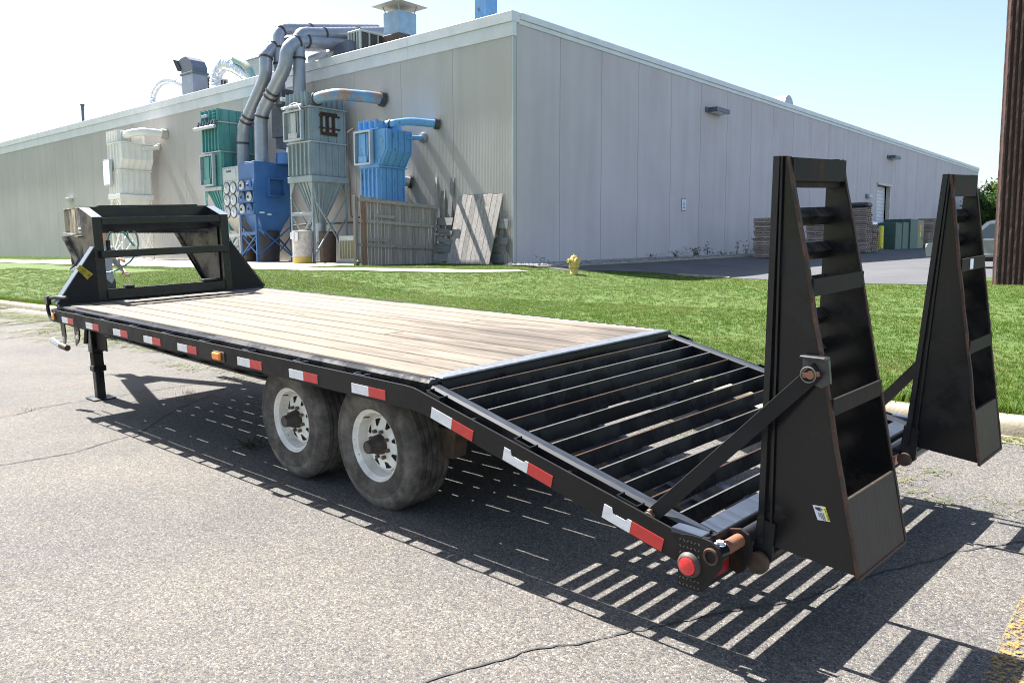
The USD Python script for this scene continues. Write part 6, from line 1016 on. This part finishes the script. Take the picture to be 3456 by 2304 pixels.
pb_ = V(-5.6, 2.45); person('man in grey shirt and dark trousers behind the gooseneck', (pb_[0], pb_[1], float(zlot(*pb_))), .62, dict(ebl=((.10, .26, 1.16), .042), wrl=((.26, .16, 1.08), .03), ebr=((.24, -.30, 1.36), .043), wrr=((.48, -.34, 1.30), .03)), ('skin', 'shirt_grey', 'trousers_dark'))
mw = BF.w((2.0, 39.0, 0)); person('distant person in a blue shirt standing by the loading door', (mw[0], mw[1], 2.03), -.6, dict(ebl=((.08, .27, 1.16), .042), wrl=((.22, .10, 1.18), .03), ebr=((.08, -.27, 1.16), .042), wrr=((.22, -.08, 1.14), .03)), ('skin_dark', 'shirt_blue', 'jeans'))

# ------------------------------------------------------------------ grass, clippings, small growth
from shapely import contains_xy
def blades(nb_, h, w, spread, seed):
    r = np.random.default_rng(seed); mb = MB()
    for i in range(nb_):
        x, y = r.normal(0, spread, 2); a = r.random()*2*pi; hh = h*(.55+.6*r.random()); b = V(math.cos(a), math.sin(a), 0)*hh*(.2+.5*r.random()); s_ = V(-math.sin(a), math.cos(a), 0)*w/2; p = V(x, y, -.01)
        mb.add([p-s_, p+s_, p+b*.45+V(0, 0, hh*.6)+s_*.8, p+b*.45+V(0, 0, hh*.6)-s_*.8, p+b+V(0, 0, hh)], [(0, 1, 2), (0, 2, 3), (3, 2, 4)])
    return mb
r = np.random.default_rng(21); PX, PY = [], []
def scatter(n_, x0, x1, d0, d1):
    x = x0+(x1-x0)*r.random(n_); y = yface(x)+.2+d0+(d1-d0)*r.random(n_); PX.append(x); PY.append(y)
scatter(26000, -15, 9.5, .0, 3.2); scatter(24000, -22, 9.5, 3.2, 8); scatter(30000, -36, 6, 8, 23); scatter(5000, -34, -14, 0, 6)
for (s0, s1, o0, o1, n_) in ((-5.9, 2.6, .05, 6, 3200), (-60, -34, .1, 4.6, 2500)):
    s = s0+(s1-s0)*r.random(n_); o = o0+(o1-o0)*r.random(n_); p = np.array([BF.w((a, -b, 0)) for a, b in zip(s, o)]); PX.append(p[:, 0]); PY.append(p[:, 1])
PX, PY = np.concatenate(PX), np.concatenate(PY)
ok = ~contains_xy(drvP.buffer(.08), PX, PY) & ~contains_xy(pathP, PX, PY) & ~contains_xy(padP, PX, PY) & ~((PX > 1.95) & (PY > 24.1)); PX, PY = PX[ok], PY[ok]
# keep to the camera's side of view
vx, vy = PX-CAM[0], PY-CAM[1]; an = (vx*cr_[0]+vy*cr_[1])/(vx*cf[0]+vy*cf[1]); ok = np.abs(an) < .78; PX, PY = PX[ok], PY[ok]
N = len(PX); dist = np.hypot(PX-CAM[0], PY-CAM[1]); sc = (.8+.5*r.random(N))*np.clip(dist/14, .9, 1.7)
instancer('grass', [blades(13, .055, .0065, .035, i) for i in range(4)], ['grass_blade']*4, np.stack([PX, PY, terr(PX, PY)], -1), zquat(r.random(N)*2*pi), np.stack([sc, sc, .75*sc/np.clip(dist/14, 1, 1.5)], -1), r.integers(0, 4, N), label='mown green grass of the lawn', cat='grass')
# longer fringe over the kerb, verge by the cabinets and grass cuttings on the asphalt
N = 2600; x = -16+25*r.random(N); y = yface(x)+.195+.05*r.random(N); s = .9+.5*r.random(N)
instancer('verge_grass', [blades(8, .075, .007, .03, 30+i) for i in range(2)]+[blades(14, .3, .03, .2, 40)], ['grass_blade']*3, np.vstack([np.stack([x, y, terr(x, y+.02)], -1), np.array([(*BF.w((a, b, 0))[:2], wz(b)*(1-a/1.95)+(float(terr(*BF.w((1.93, b, 0))[:2]))+.1)*a/1.95) for a, b in zip(1.85*r.random(420), 34+22*r.random(420))])]), zquat(r.random(N+420)*2*pi), np.repeat(np.r_[s, .8+.5*r.random(420)][:, None], 3, 1), np.r_[r.integers(0, 2, N), np.full(420, 2)], label='longer grass along the kerb and by the green cabinets', cat='grass')
def cut(nb_, seed):
    q = np.random.default_rng(seed); mb = MB()
    for i in range(nb_):
        p = V(*q.normal(0, .03, 2), .003+.006*q.random()); a = q.random()*2*pi; d = V(math.cos(a), math.sin(a), .1*q.normal())*(.012+.02*q.random()); s_ = V(-math.sin(a), math.cos(a), 0)*.0016; mb.add([p-s_, p+s_, p+d+s_, p+d-s_], [(0, 1, 2, 3)])
    return mb
N = 17000; x = -17+26*r.random(N); dd = np.abs(r.normal(0, 1, N))**1.1*.75; y = yface(x)-.03-dd; nz = meshkit.fbm(np.stack([x*.9, y*2.2, 0*x], -1), 4, 3); ok = (nz > .50) & (dd < 2.0); x, y = x[ok], y[ok]; x2 = -4+13*r.random(260); y2 = -2.2+4.5*r.random(260); x, y = np.r_[x, x2], np.r_[y, y2]; N = len(x)
sc = np.r_[.9+.6*r.random(N-260), .35+.25*r.random(260)]*np.clip(np.hypot(x-CAM[0], y-CAM[1])/6, 1, 1.9)
instancer('grass_clippings', [cut(12, i) for i in range(3)], ['clipping']*3, np.stack([x, y, zlot(x, y)], -1), zquat(r.random(N)*2*pi), np.repeat(sc[:, None], 3, 1), r.integers(0, 3, N), label='dry grass cuttings strewn on the asphalt beside the kerb', cat='grass cuttings')
for (p, h, lb) in (((.36, 1.12), .07, 'tuft of grass in the pavement crack at the edge of the trailer shadow'), ((.62, .98), .05, 'small grass tuft in the crack left of the larger tuft'), ((-7.15, 1.95), .09, 'dry grass tuft in the crack beyond the step bracket'), ((-.28, -.2), .04, 'tiny grass tuft in the crack near the left edge')):
    g = gpt(p, 0); mb = blades(26, h, .004, .05, int(abs(p[0]*100))); v, f = mb.mesh(); single('grass_tuft', MB().add(v+g, f), 'clipping', lb, 'grass tuft', g, smooth=False)
# dandelion by the fence post
dp = BF.w((-5.15, -3.95, 0)); z = float(terr(*dp[:2])); n = thing('dandelion', 'yellow dandelion at the foot of the fence post', 'flower', (dp[0], dp[1], z)); obj('bloom', MB().ell((dp[0], dp[1], z+.22), (.05, .05, .035), 1), 'dandelion', n); v, f = blades(14, .2, .03, .06, 3).mesh(); obj('leaves', MB().add(v+V(dp[0], dp[1], z), f), 'weed_leaf', n, smooth=False)
lf = V(6.02, 6.5); z = float(terr(*lf)); single('fallen_leaf', MB().add([(lf[0], lf[1], z+.05), (lf[0]+.05, lf[1]+.0, z+.07), (lf[0]+.06, lf[1]+.02, z+.14), (lf[0]+.0, lf[1]+.02, z+.13)], [(0, 1, 2, 3)]), 'leaf_dry', 'dry tan leaf on the lawn between the two ramps', 'leaf', (lf[0], lf[1], z), smooth=False)
